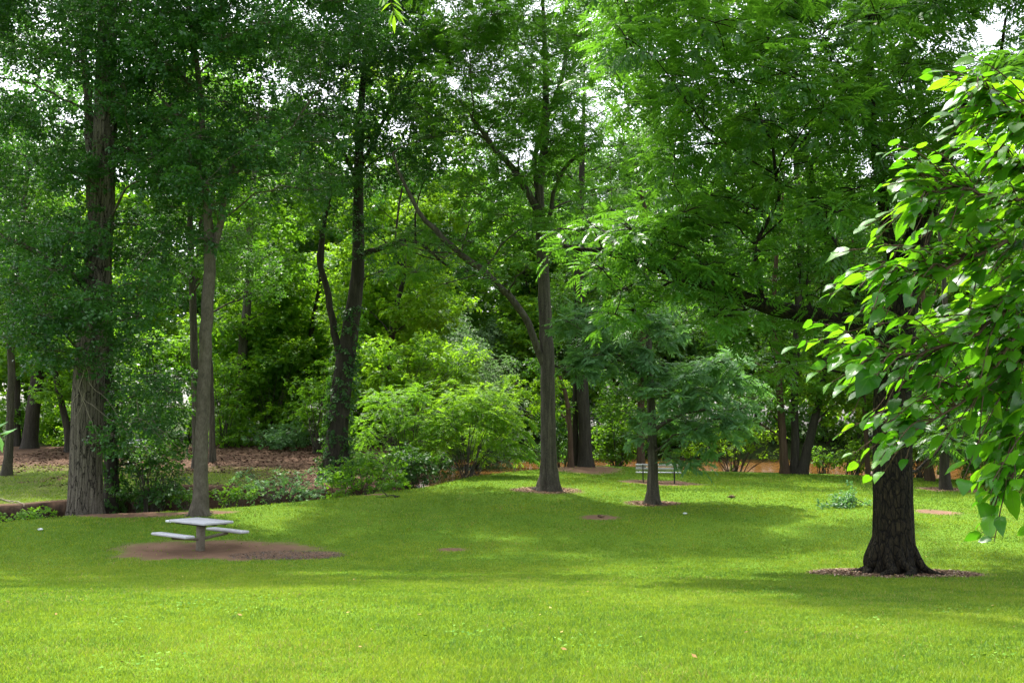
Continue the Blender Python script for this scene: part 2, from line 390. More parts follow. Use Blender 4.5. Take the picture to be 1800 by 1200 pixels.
def ring_pts(e, n, k=1.0):
    r = np.sqrt(RNG.random(n)) * k; a = RNG.random(n) * 2 * np.pi
    return np.stack([e[0] + e[2] * r * np.cos(a), e[1] + e[3] * r * np.sin(a)], 1)
scatter_chips('mulch', 'brown bark chips ringing the big dark trunk on the lawn', ring_pts(DIRT[10], 5200, 1.0), 0.035, M_CHIP)
scatter_chips('mulch', 'grey brown bark chips lying around the small bench side trees', np.concatenate([ring_pts(DIRT[2], 900), ring_pts(DIRT[3], 900), ring_pts(DIRT[8], 700)]), 0.04, M_CHIP)
scatter_chips('mulch', 'fine grey bark crumbs at one end of the table dirt patch', ring_pts(DIRT[1], 2600, 1.02), 0.02, chip_mat('grey_crumb', [(0.0, (.035, .03, .027)), (.6, (.10, .085, .075)), (1.0, (.2, .175, .155))]))
px_ = np.stack([RNG.uniform(-26, -5, 16000), RNG.uniform(38, 62, 16000)], 1)
px_ = px_[litter_mask(px_[:, 0], px_[:, 1]) > 0.5]
scatter_chips('leaf_litter', 'reddish brown fallen leaves covering the bare wooded bank', px_, 0.07, M_LITTER, 0.55, 0.03)

_d = 7 * (45 / 7) ** RNG.random(520); _x = _d * (RNG.random(520) - .5) * 1.2
_pp = np.stack([_x, _d], 1); _pp = _pp[_d < edge_y(_x) - .5]
scatter_chips('fallen_leaf', 'stray tan and yellow leaves lying here and there on the lawn', _pp[::3], .02, chip_mat('stray_leaf', [(0.0, (.10, .06, .025)), (.6, (.26, .17, .06)), (1.0, (.42, .36, .10))]), .6, .05)

_cp = []
for _k in range(14):
    _dd = 7.3 * (20 / 7.3) ** RNG.random(); _xx = _dd * (RNG.random() - .5) * 1.1; _m = int(RNG.integers(20, 70))
    _cp.append(np.stack([_xx + RNG.normal(0, .22, _m), _dd + RNG.normal(0, .3, _m)], 1))
scatter_chips('clover', 'small broad leaved weeds growing in patches through the near grass', np.concatenate(_cp), .015, chip_mat('clover_leaf', [(0.0, (.05, .13, .015)), (.6, (.09, .20, .02)), (1.0, (.14, .26, .04))]), .8, .045)

# ------------------------------------------------------------------ tubes
def tube(pts, rad, seg=8, flare=None, wob=0.0, seed=0, ridge=0.0):
    """tapering tube through pts; flare=(amount, height, lobes) spreads the foot into roots"""
    P = np.asarray(pts, float); R = np.asarray(rad, float); n = len(P)
    T = np.gradient(P, axis=0); T /= np.linalg.norm(T, axis=1)[:, None] + 1e-9
    ref = np.array([0.13, 1, 0.0]) if abs(T[0][1]) < 0.9 else np.array([1.0, 0, 0])
    th = np.linspace(0, 2 * np.pi, seg, endpoint=False)
    rows = []; 
    for i in range(n):
        A = ref - T[i] * ref.dot(T[i]); A /= np.linalg.norm(A) + 1e-9; B = np.cross(T[i], A); ref = A
        r = np.full(seg, R[i])
        if wob: 
            r = r * (1 + wob * (vnoise(np.cos(th) * 2.2 + P[i][2] * 0.5 + seed, np.sin(th) * 2.2 + seed * 3.1, seed) - .5) * 2)
        if ridge:
            tw = i * 0.05
            a1 = vnoise(np.cos(th) * 9 + seed, np.sin(th) * 9 + P[i][2] * .9, seed + 5); a2 = vnoise(np.cos(th) * 19, np.sin(th) * 19 + P[i][2] * 1.6, seed + 8)
            r = r * (1 + ridge * (np.abs(a1 - .5) * 2 - .4) + ridge * .6 * (a2 - .5))
        if flare:
            am, hh, lob = flare; hgt = P[i][2] - P[0][2]
            e = math.exp(-max(0, hgt) / hh)
            r = r * (1 + am * e * (0.45 + 0.75 * np.abs(np.cos(th * lob / 2 + seed + .6 * np.sin(th * 2 + seed))) ** 1.6))
            r = r * (1 + 0.07 * np.cos(th * lob * 2 + seed) * math.exp(-max(0, hgt) / (hh * 3)))
        rows.append(P[i] + np.outer(np.cos(th) * r, A) + np.outer(np.sin(th) * r, B))
    Vv = np.concatenate(rows)
    i0 = (np.arange(n - 1) * seg)[:, None]; j = np.arange(seg)[None]; j1 = (j + 1) % seg
    q = np.stack([i0 + j, i0 + j1, i0 + seg + j1, i0 + seg + j], -1).reshape(-1, 4)
    return Vv, q

def catmull(P, n):
    P = np.asarray(P, float)
    if len(P) < 3:
        tt = np.linspace(0, 1, n)[:, None]; return P[0] * (1 - tt) + P[-1] * tt
    Q = np.concatenate([[2 * P[0] - P[1]], P, [2 * P[-1] - P[-2]]]); out = []
    m = len(P) - 1
    for u in np.linspace(0, m - 1e-6, n):
        i = int(u); f = u - i; a, b, c, d = Q[i:i + 4]
        out.append(0.5 * ((2 * b) + (-a + c) * f + (2 * a - 5 * b + 4 * c - d) * f * f + (-a + 3 * b - 3 * c + d) * f**3))
    return np.array(out)

class Geo:
    def __init__(self): self.v = []; self.q = []; self.n = 0
    def add(self, V, q):
        self.v.append(V); self.q.append(np.asarray(q) + self.n); self.n += len(V)
    def mesh(self, name, mat, origin=(0, 0, 0), smooth=True):
        if not self.v: return None
        return mesh_from(name, np.concatenate(self.v) - np.asarray(origin), [np.concatenate(self.q)], mat, smooth=smooth)

# ------------------------------------------------------------------ leaf sprays
def leaf_quad(base, direc, up, L, W):
    direc = direc / (np.linalg.norm(direc) + 1e-9); side = np.cross(direc, up); side /= np.linalg.norm(side) + 1e-9
    nrm = np.cross(side, direc)
    mid = base + direc * L * 0.45
    return np.array([base, mid + side * W / 2 + nrm * W * 0.14, base + direc * L - nrm * L * 0.10, mid - side * W / 2 + nrm * W * 0.14])

def spray_templates(kind, nvar=6):
    out = []
    r = np.random.default_rng(hash(kind) % 1000 if False else {'oak': 1, 'pinnate': 2, 'broad': 3, 'frond': 4, 'fine': 5, 'wide': 6}[kind])
    for _ in range(nvar):
        qs = []
        if kind == 'oak':
            for k in range(13):
                u = r.uniform(0.0, 0.36); az = r.uniform(-2.4, 2.4)
                b = np.array([u, r.normal(0, .05), r.normal(0, .05)])
                d = np.array([math.cos(az), math.sin(az), r.normal(-.15, .45)])
                qs.append(leaf_quad(b, d, np.array([r.normal(0, .5), r.normal(0, .5), 1]), r.uniform(.10, .15), r.uniform(.058, .085)))
        elif kind == 'broad':
            for k in range(9):
                u = r.uniform(0.0, 0.36); az = r.uniform(-1.8, 1.8)
                b = np.array([u, r.normal(0, .06), r.normal(0, .05)])
                d = np.array([math.cos(az), math.sin(az), r.normal(-.3, .35)])
                qs.append(leaf_quad(b, d, np.array([r.normal(0, .35), r.normal(0, .35), 1]), r.uniform(.12, .175), r.uniform(.10, .145)))
        elif kind == 'fine':
            for k in range(12):
                u = r.uniform(0.0, 0.42); az = r.choice([-1, 1]) * r.uniform(.5, 1.3)
                b = np.array([u, r.normal(0, .02), r.normal(0, .02) - u * u * 0.5])
                d = np.array([math.cos(az), math.sin(az), r.normal(-.35, .3)])
                qs.append(leaf_quad(b, d, np.array([r.normal(0, .4), r.normal(0, .4), 1]), r.uniform(.09, .13), r.uniform(.035, .05)))
        elif kind == 'frond':            # flat layered sprays (hornbeam-like)
            for k in range(14):
                u = k / 14 * 0.5; sd = 1 if k % 2 else -1
                b = np.array([u, 0, -u * u * 0.25])
                d = np.array([.55, sd * 1.0, r.normal(-.12, .12)])
                qs.append(leaf_quad(b, d, np.array([r.normal(0, .2), r.normal(0, .2), 1]), r.uniform(.085, .12), r.uniform(.05, .065)))
        else:                             # pinnate: three compound leaves from a twig end
            for c in range(3):
                az = r.uniform(-1.3, 1.3) + (c - 1) * .5; L = r.uniform(.30, .44); dr = r.uniform(.10, .50)
                fw = np.array([math.cos(az), math.sin(az), r.uniform(-.15, .3)])
                sd = np.array([-math.sin(az), math.cos(az), r.normal(0, .25)])
                o = np.array([r.uniform(-.12, .08), r.normal(0, .06), r.normal(0, .06)])
                for k in range(6):
                    u = 0.12 + 0.88 * k / 5.5
                    b = o + fw * L * u - np.array([0, 0, dr * L * u * u])
                    if k == 5:
                        qs.append(leaf_quad(b, fw - np.array([0, 0, dr * 1.2]), np.array([0, 0, 1]), .12, .042))
                    else:
                        for s_ in (-1, 1):
                            d = fw * .75 + sd * s_ - np.array([0, 0, .25 + dr * u * .8])
                            qs.append(leaf_quad(b, d, np.array([r.normal(0, .15), r.normal(0, .15), 1]), .145 - .02 * abs(u - .55), .066 if kind == 'wide' else .046))
        out.append(np.array(qs))
    return out
SPRAY = {k: spray_templates(k) for k in ('oak', 'pinnate', 'broad', 'frond', 'fine', 'wide')}

class Leaves:
    def __init__(self): self.v = []; self.t = []
    def sprays(self, kind, pos, dirs, scale, tint, droop=0.25, jit=0.5):
        """pos (n,3), dirs (n,3) outward directions"""
        n = len(pos)
        if n == 0: return
        d = dirs / (np.linalg.norm(dirs, axis=1)[:, None] + 1e-9)
        d = d + RNG.normal(0, jit, (n, 3)) * np.array([1, 1, .5]); d[:, 2] = d[:, 2] * 0.6 - droop
        d /= np.linalg.norm(d, axis=1)[:, None] + 1e-9
        up = np.array([0, 0, 1.0]) + RNG.normal(0, .28, (n, 3))
        side = np.cross(up, d); side /= np.linalg.norm(side, axis=1)[:, None] + 1e-9
        nr = np.cross(d, side)
        M = np.stack([d, side, nr], 1)             # rows: basis
        var = RNG.integers(0, 6, n); sc = scale * RNG.uniform(.75, 1.25, n)
        for k in range(6):
            m = var == k
            if not m.any(): continue
            T = SPRAY[kind][k]
            W = np.einsum('qvi,nij->nqvj', T, M[m]) * sc[m][:, None, None, None] + pos[m][:, None, None, :]
            self.v.append(W.reshape(-1, 3))
            tt = np.clip(tint[m][:, None] + RNG.normal(0, .13, (m.sum(), T.shape[0])), 0, 1)
            self.t.append(np.repeat(tt.ravel(), 4))
    def count(self): return sum(len(v) for v in self.v) // 4
    def mesh(self, name, mat, origin):
        V = np.concatenate(self.v) - np.asarray(origin); n = len(V) // 4
        return mesh_from(name, V, [np.arange(n * 4).reshape(-1, 4)], mat, {'tint': np.concatenate(self.t)})

def clump_leaves(L, kind, c, r, dens, scale, flat=0.62, base_tint=0.5, droop=0.25):
    """a clump of foliage: leaf sprays through a flattened ball, more of them towards its skin and top"""
    n = max(4, int((1.15 if kind in ('pinnate', 'wide') else 1.5) * dens * r ** 2.3))
    v = RNG.normal(0, 1, (n, 3)); v /= np.linalg.norm(v, axis=1)[:, None]
    rr = RNG.random(n) ** 0.42
    v = v * rr[:, None]
    # uneven outline
    lob = 1 + 0.35 * np.sin(v[:, 0] * 5 + c[0] * 7) * np.cos(v[:, 1] * 4.3 + c[2] * 5)
    pos = c + v * lob[:, None] * r * np.array([1, 1, flat])
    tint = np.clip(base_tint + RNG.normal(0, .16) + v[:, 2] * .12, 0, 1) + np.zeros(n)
    L.sprays(kind, pos, v * np.array([1, 1, .6]), scale, tint, droop)
NLEAF = 0
def make_tree(name, label, cat, trunk, bark='mid', leaf='oakmid', spray='oak', limbs=(), boxes=(), clumps=(),
              dens=60, scale=1.0, flare=(0.7, 0.5, 5), seg=14, wob=0.05, group=None, top=None, seed=1, droop=.25, twigs=7, flat=.62,
              base_tint=.45, ivy=None, dead=0, crown_name='crown', roots=0):
    """trunk: [(px, py, width_px)], first entry carries the distance: [(px,py,d,w), (px,py,w)...]; limbs: [[(px,py,d,w),...], ...]"""
    global NLEAF
    r0 = np.random.default_rng(seed)
    px, py, d, w0 = trunk[0]
    base = at(px, py, d); base[2] = gz(base[0], base[1])
    pts = [base - np.array([0, 0, 0.18])]; rad = [w0 / F * d / 2]
    for e in trunk[1:]:
        dd = d if len(e) == 3 else e[2]; w = e[-1]
        pts.append(at(e[0], e[1], dd)); rad.append(w / F * dd / 2)
    if top:
        pts.append(np.array([pts[-1][0] + r0.normal(0, .5), pts[-1][1] + r0.normal(0, .5), top])); rad.append(0.04)
    n = max(10, int(np.linalg.norm(pts[-1] - pts[0]) / 0.45))
    n = min(n, 60) if seg < 60 else 130
    # denser rings at the foot
    uu = np.linspace(0, 1, n) ** 1.0
    P = catmull(pts, n * 4)
    cum = np.concatenate([[0], np.cumsum(np.linalg.norm(np.diff(P, axis=0), axis=1))]); cl = np.concatenate([[0], np.cumsum(np.linalg.norm(np.diff(np.array(pts), axis=0), axis=1))])
    s = cum[-1] * (np.linspace(0, 1, n) ** (1.6 if flare else 1.0))
    P = np.stack([np.interp(s, cum, P[:, k]) for k in range(3)], 1)
    R = np.interp(s * cl[-1] / cum[-1], cl, rad)
    if n <= 60: P[2:, :2] += r0.normal(0, .012, (n - 2, 2)) * min(1, rad[0] * 4)
    root = thing(name, label, cat, base, group)
    g = Geo(); g.add(*tube(P, R, seg, flare, wob, seed, .055 if seg >= 60 else 0.0)); 
    for k in range(roots):
        a = 6.283 * (k + r0.uniform(-.3, .3)) / roots; dv = np.array([math.cos(a), math.sin(a), 0]); sd_ = np.array([-dv[1], dv[0], 0]); Rb = rad[0]; ln = r0.uniform(.55, .95)
        q_ = [base + dv * Rb * .62 + np.array([0, 0, Rb * 1.7]), base + dv * Rb * 1.08 + np.array([0, 0, Rb * .62])]
        for f_, h_ in ((1.7, .20), (2.2, .05), (2.8, -.04), (3.3, -.14)):
            e_ = base + dv * Rb * f_ * ln + sd_ * Rb * r0.normal(0, .16); e_[2] = gz(e_[0], e_[1]) + Rb * h_; q_.append(e_)
        Q_ = catmull(q_, 16); g.add(*tube(Q_, np.interp(np.linspace(0, 5, 16), range(6), np.array([.26, .25, .18, .12, .08, .03]) * Rb * r0.uniform(.75, 1.15)), 8, None, .12, seed + k))
    link('trunk', g.mesh('trunk', BARK[bark], base), root)
    skel = [(p, r) for p, r in zip(P, R) if p[2] > base[2] + 1.5]
    for lb in limbs:
        lp = [at(*e[:3]) for e in lb]; lr = [e[3] / F * e[2] / 2 for e in lb]
        m = max(6, int(sum(np.linalg.norm(np.diff(np.array(lp), axis=0), axis=1)) / .4))
        Q = catmull(lp, m); Rr = np.interp(np.linspace(0, len(lr) - 1, m), range(len(lr)), lr)
        Q[1:-1] += r0.normal(0, .025, (m - 2, 3))
        gg = Geo(); gg.add(*tube(Q, Rr, 9, None, wob, seed + 3)); link('limb', gg.mesh('limb', BARK[bark], base), root)
        skel += list(zip(Q, Rr))
    # clumps: given as pixels + distance, or filled at random into boxes of pixels x depth
    cl_ = [(at(c[0], c[1], c[2]), c[3], scale, dens, base_tint + (c[4] if len(c) > 4 else 0)) for c in clumps]
    for b in boxes:
        x0, y0, x1, y1, d0, d1, nb, ra, rb = b[:9]; big = b[9] if len(b) > 9 else 1.0
        placed = []; nb = int(nb * (1.6 if big == 1 else .8))
        for _ in range(nb):
            best = None
            for _t in range(8):          # keep clumps apart so that sky shows between them
                c = at(r0.uniform(x0, x1), r0.uniform(y0, y1), r0.uniform(d0, d1))
                dist = min([np.linalg.norm((c - q) * np.array([1, .5, 1.4])) for q in placed] or [9])
                if best is None or dist > best[0]: best = (dist, c)
            placed.append(best[1])
            cl_.append((best[1], r0.uniform(ra, rb), scale * big, dens / big ** 1.8, base_tint + r0.normal(0, .1)))
    if cl_:
        L = Leaves(); g = Geo()
        SP = np.array([p for p, _ in skel]); SR = np.array([r for _, r in skel])
        for c, r, sc, dn, bt in cl_:
            # a branch from the best place on the trunk or a limb
            v = SP - c; cost = np.linalg.norm(v, axis=1) + 1.6 * np.maximum(0, v[:, 2] + 0.35 * np.linalg.norm(v[:, :2], axis=1)) 
            k = int(np.argmin(cost)); a = SP[k]; ln = np.linalg.norm(c - a)
            if ln > 0.4:
                mid = a * .5 + c * .5 + np.array([0, 0, .10 * ln]) + r0.normal(0, .05 * ln, 3)
                m = max(5, int(ln / .35)); Q = catmull([a, mid, c], m); Q[1:-1] += r0.normal(0, .03, (m - 2, 3))
                ra_ = min(SR[k] * .55, 0.018 + .012 * ln, .055)
                Rr = np.linspace(ra_, .012, m)
                g.add(*tube(Q, Rr, 6))
                if sc == scale:
                    SP = np.concatenate([SP, Q[m // 3:]]); SR = np.concatenate([SR, Rr[m // 3:]])
            if sc == scale:
                for _ in range(twigs):
                    v = r0.normal(0, 1, 3); v[2] = v[2] * .5 + .1; v /= np.linalg.norm(v); e = c + v * r * r0.uniform(.6, 1.05) * np.array([1, 1, flat])
                    g.add(*tube(catmull([c, c * .5 + e * .5 + np.array([0, 0, .06 * r]), e], 4), [.012, .010, .007, .004], 4))
            clump_leaves(L, spray, c, r, dn, sc, flat, bt, droop)
        for _ in range(dead):
            pass
        if g.v: link('branchwork', g.mesh('branchwork', BARK[bark], base), root)
        NLEAF += L.count()
        link(crown_name, L.mesh('crown', LEAF[leaf], base), root)
    if ivy:
        L = Leaves(); lo, hi, cnt = ivy
        k = r0.integers(0, n, cnt * 4); hgt = P[k, 2] - base[2]; ok = (hgt > lo) & (hgt < hi); k = k[ok][:cnt]
        a = r0.random(len(k)) * 2 * np.pi; out = np.stack([np.cos(a), np.sin(a), np.zeros(len(k))], 1)
        pos = P[k] + out * (R[k] * 1.02 + .03 + .12 * r0.random(len(k)) ** 2)[:, None] + np.stack([0 * a, 0 * a, r0.uniform(-.25, .25, len(k))], 1)
        L.sprays('broad', pos, out + np.array([0, 0, -.6]), .75, np.clip(r0.normal(.5, .2, len(k)), 0, 1), .5)
        link('ivy', L.mesh('ivy', LEAF['olive'], base), root)
    return root

exec_trees = True
# ---- the big trees, in photo pixels with a distance for each
BIG = 2.3     # leaf size out of sight above the picture (they only cast shade there)
make_tree('oak_tree', 'huge grey barked oak with spreading roots behind the picnic table', 'tree',
    [(150, 893, 33, 58), (152, 800, 53), (158, 640, 50), (176, 420, 42), (184, 250, 38), (188, 80, 33), (192, -60, 30)], 'oak', 'oak', 'oak',
    limbs=[[(190, 215, 33, 22), (225, 150, 32.5, 20), (290, 118, 32, 14), (340, 150, 31.5, 9)], [(162, 520, 33, 16), (110, 470, 32, 11), (40, 430, 31, 8), (-40, 400, 31, 5)],
           [(165, 560, 33, 18), (162, 380, 34, 16), (155, 210, 34.2, 16), (148, 90, 34.4, 12)], [(184, 300, 33, 10), (240, 250, 33, 7), (300, 190, 33, 5)]],
    boxes=[(-40, -30, 330, 330, 30, 37, 34, .8, 1.25), (20, 390, 300, 560, 29.5, 35, 17, .75, 1.1), (30, 560, 210, 640, 30, 32, 6, .6, .9), (200, 560, 300, 770, 31.5, 34, 8, .45, .75),
           (-350, -100, -60, 330, 28, 38, 12, 1.2, 1.8, 1.7), (-250, -600, 450, -190, 26, 40, 16, 1.6, 2.3, BIG), (-60, -160, 330, 40, 30, 37, 18, .9, 1.3)],
    dens=66, roots=11, flare=(1.3, 0.45, 7), seg=120, wob=.07, top=24, seed=3, base_tint=.5)
make_tree('slender_tree', 'slender tree with smooth pale brown trunk beyond the table', 'tree',
    [(352, 897, 32, 26), (354, 800, 23), (361, 620, 22), (369, 450, 20), (365, 370, 15), (352, 290, 12), (350, 150, 10)], 'slim', 'oak', 'oak',
    limbs=[[(369, 460, 32, 14), (388, 385, 32, 12), (405, 310, 32.2, 9), (430, 240, 32.5, 6)], [(350, 300, 32, 8), (320, 220, 31.5, 6), (280, 170, 31, 4)], [(386, 390, 32, 6), (420, 300, 33, 5), (500, 240, 33, 4), (560, 160, 33, 3)]],
    boxes=[(230, 60, 470, 330, 29.5, 34, 22, .6, 1.0), (300, 330, 400, 430, 30, 34, 5, .5, .7), (420, 190, 600, 340, 31, 35, 8, .55, .85), (330, -60, 640, 80, 29, 36, 16, .8, 1.2), (150, -560, 650, -180, 27, 38, 8, 1.5, 2.1, BIG), (300, -160, 640, -20, 29, 36, 10, .9, 1.3)],
    dens=60, roots=7, flare=(.9, .36, 5), seg=28, wob=.04, top=19, seed=8, base_tint=.45)
make_tree('ivy_clad_tree', 'dark slim trunk hidden in foliage just right of the huge oak', 'tree',
    [(197, 888, 35.5, 26), (195, 800, 24), (190, 700, 22), (188, 520, 18), (190, 350, 14)], 'dark', 'olive', 'broad',
    boxes=[(205, 660, 310, 870, 34.5, 37.5, 13, .4, .7)], dens=55, flare=(.4, .4, 5), top=14, seed=12, ivy=(0.2, 6, 260), base_tint=.35)
make_tree('leaning_tree', 'ivy covered dark tree leaning right with forked trunk above the creek', 'tree',
    [(590, 838, 43, 44), (594, 760, 36), (606, 640, 34), (622, 540, 28), (630, 450, 22), (630, 330, 18), (634, 200, 14)], 'dark', 'oak', 'oak',
    limbs=[[(600, 645, 43, 15), (588, 580, 42.8, 13), (574, 510, 42.6, 12), (562, 455, 42.4, 10), (566, 415, 42.4, 8), (580, 360, 42.4, 5)], [(631, 450, 43, 12), (680, 432, 42, 9), (730, 425, 41, 7), (790, 470, 40.5, 4)],
           [(632, 330, 43, 10), (600, 260, 42, 7), (560, 200, 42, 5)], [(632, 300, 43, 9), (680, 200, 43, 6), (720, 120, 43, 4)]],
    boxes=[(510, 60, 760, 330, 39, 46, 30, .75, 1.25), (640, 400, 830, 480, 39, 42, 8, .4, .65), (560, 330, 640, 420, 41, 44, 4, .5, .8), (460, -60, 800, 110, 38, 45, 18, .9, 1.3), (450, -520, 800, -160, 38, 46, 5, 1.6, 2.3, BIG), (440, -130, 800, 0, 38, 45, 10, 1., 1.4)],
    dens=62, flare=(.7, .6, 5), seg=20, top=21, seed=21, ivy=(0.3, 7.5, 420), base_tint=.36)
make_tree('forked_tree', 'tall straight tree with a long arching left limb mid lawn', 'tree',
    [(965, 862, 38, 32), (964, 800, 27), (962, 640, 25), (958, 540, 23), (953, 430, 20), (948, 330, 16), (960, 200, 12)], 'mid', 'pecan', 'pinnate',
    limbs=[[(958, 645, 38, 14), (940, 600, 37.6, 13), (920, 555, 37.2, 13), (880, 505, 36.6, 13), (830, 460, 36, 12), (780, 420, 35.5, 11), (735, 370, 35.2, 8), (705, 310, 35, 6), (690, 270, 35, 4)],
           [(950, 380, 38, 14), (910, 310, 37.5, 12), (870, 260, 37, 10), (830, 210, 36.5, 7)], [(950, 350, 38, 12), (940, 270, 38, 9), (985, 140, 38, 8), (1000, 60, 38, 6)], [(955, 420, 38, 8), (990, 300, 37, 7), (1060, 250, 36, 5)]],
    boxes=[(745, 20, 1050, 250, 34, 41, 34, .7, 1.15), (800, 250, 960, 400, 34.5, 38, 10, .6, .9), (700, 400, 930, 500, 34.5, 37, 13, .4, .6), (960, 250, 1120, 420, 35, 40, 11, .6, .9), (760, -60, 1100, 60, 35, 41, 10, .8, 1.2), (750, -560, 1150, -250, 36, 44, 5, 1.5, 2.0, BIG), (740, -140, 1150, 0, 34, 41, 12, .9, 1.3)],
    dens=34, roots=8, flare=(.9, .45, 6), seg=30, top=21, seed=31, base_tint=.72, droop=.1)
make_tree('young_tree', 'small grey green tree with low crown in front of the park bench', 'tree',
    [(1148, 888, 35, 21), (1148, 830, 18), (1146, 740, 15), (1142, 650, 12), (1140, 560, 9)], 'mid', 'ash', 'wide',
    limbs=[[(1146, 760, 35, 8), (1190, 730, 34.6, 6), (1240, 720, 34.2, 4)], [(1145, 700, 35, 8), (1110, 640, 34.4, 5), (1040, 600, 34, 3)]],
    boxes=[(1000, 540, 1180, 650, 33, 36, 12, .5, .75), (1125, 630, 1315, 760, 33, 36, 18, .45, .7), (1165, 770, 1250, 815, 33.8, 35, 4, .3, .4), (1100, 720, 1140, 780, 33.8, 35, 3, .25, .35)],
    dens=46, scale=1.15, roots=7, flare=(.9, .3, 6), seg=24, seed=41, droop=.15, base_tint=.5)
make_tree('pecan_tree', 'massive black barked tree standing in a ring of bark chips', 'tree',
    [(1571, 1008, 21, 74), (1571, 960, 70), (1570, 880, 66), (1569, 760, 64), (1570, 680, 62), (1580, 580, 58), (1600, 470, 46), (1630, 360, 40), (1665, 260, 34), (1740, 140, 28), (1830, 40, 22)], 'pecan', 'pecan', 'pinnate',
    limbs=[[(1560, 620, 21, 38), (1515, 570, 20.8, 34), (1450, 560, 20.6, 32), (1380, 545, 20.4, 30), (1300, 520, 20.2, 24), (1220, 492, 20, 18), (1130, 462, 19.8, 15), (1060, 440, 19.6, 11), (990, 432, 19.4, 7)],
           [(1570, 640, 21, 36), (1530, 560, 21.4, 30), (1490, 480, 22, 24), (1440, 380, 22.6, 17), (1410, 250, 23, 12)],
           [(1590, 520, 21, 26), (1560, 400, 21, 20), (1540, 260, 21, 16), (1530, 90, 21, 12), (1530, -60, 21, 8)], [(1635, 350, 21, 18), (1700, 330, 20, 12), (1790, 320, 19.6, 8)], [(1340, 535, 20.3, 12), (1330, 440, 20.2, 8), (1370, 330, 20, 6), (1340, 200, 20, 5), (1280, 130, 20, 4)]],
    boxes=[(1080, -20, 1560, 200, 17.5, 26, 44, .55, .95), (1180, 200, 1640, 380, 18, 25, 30, .5, .85), (1040, 380, 1300, 560, 18.5, 21.5, 16, .4, .62), (985, 395, 1260, 475, 18.6, 19.9, 9, .35, .5), (1290, 420, 1560, 640, 18.5, 22, 16, .4, .6),
           (1560, -20, 1830, 330, 18, 24, 22, .5, .9), (1600, 560, 1830, 780, 22, 26, 12, .4, .65), (1050, -700, 2100, -270, 17, 28, 22, 1.2, 1.9, BIG), (1050, -200, 1850, 0, 18, 27, 24, .7, 1.1), (1830, -40, 2200, 600, 16, 25, 12, 1.0, 1.5, 1.8)],
    dens=40, roots=9, flare=(.72, .26, 8), seg=120, wob=.045, top=16, seed=51, base_tint=.48, droop=.1, twigs=5)
print('hero leaves', NLEAF)

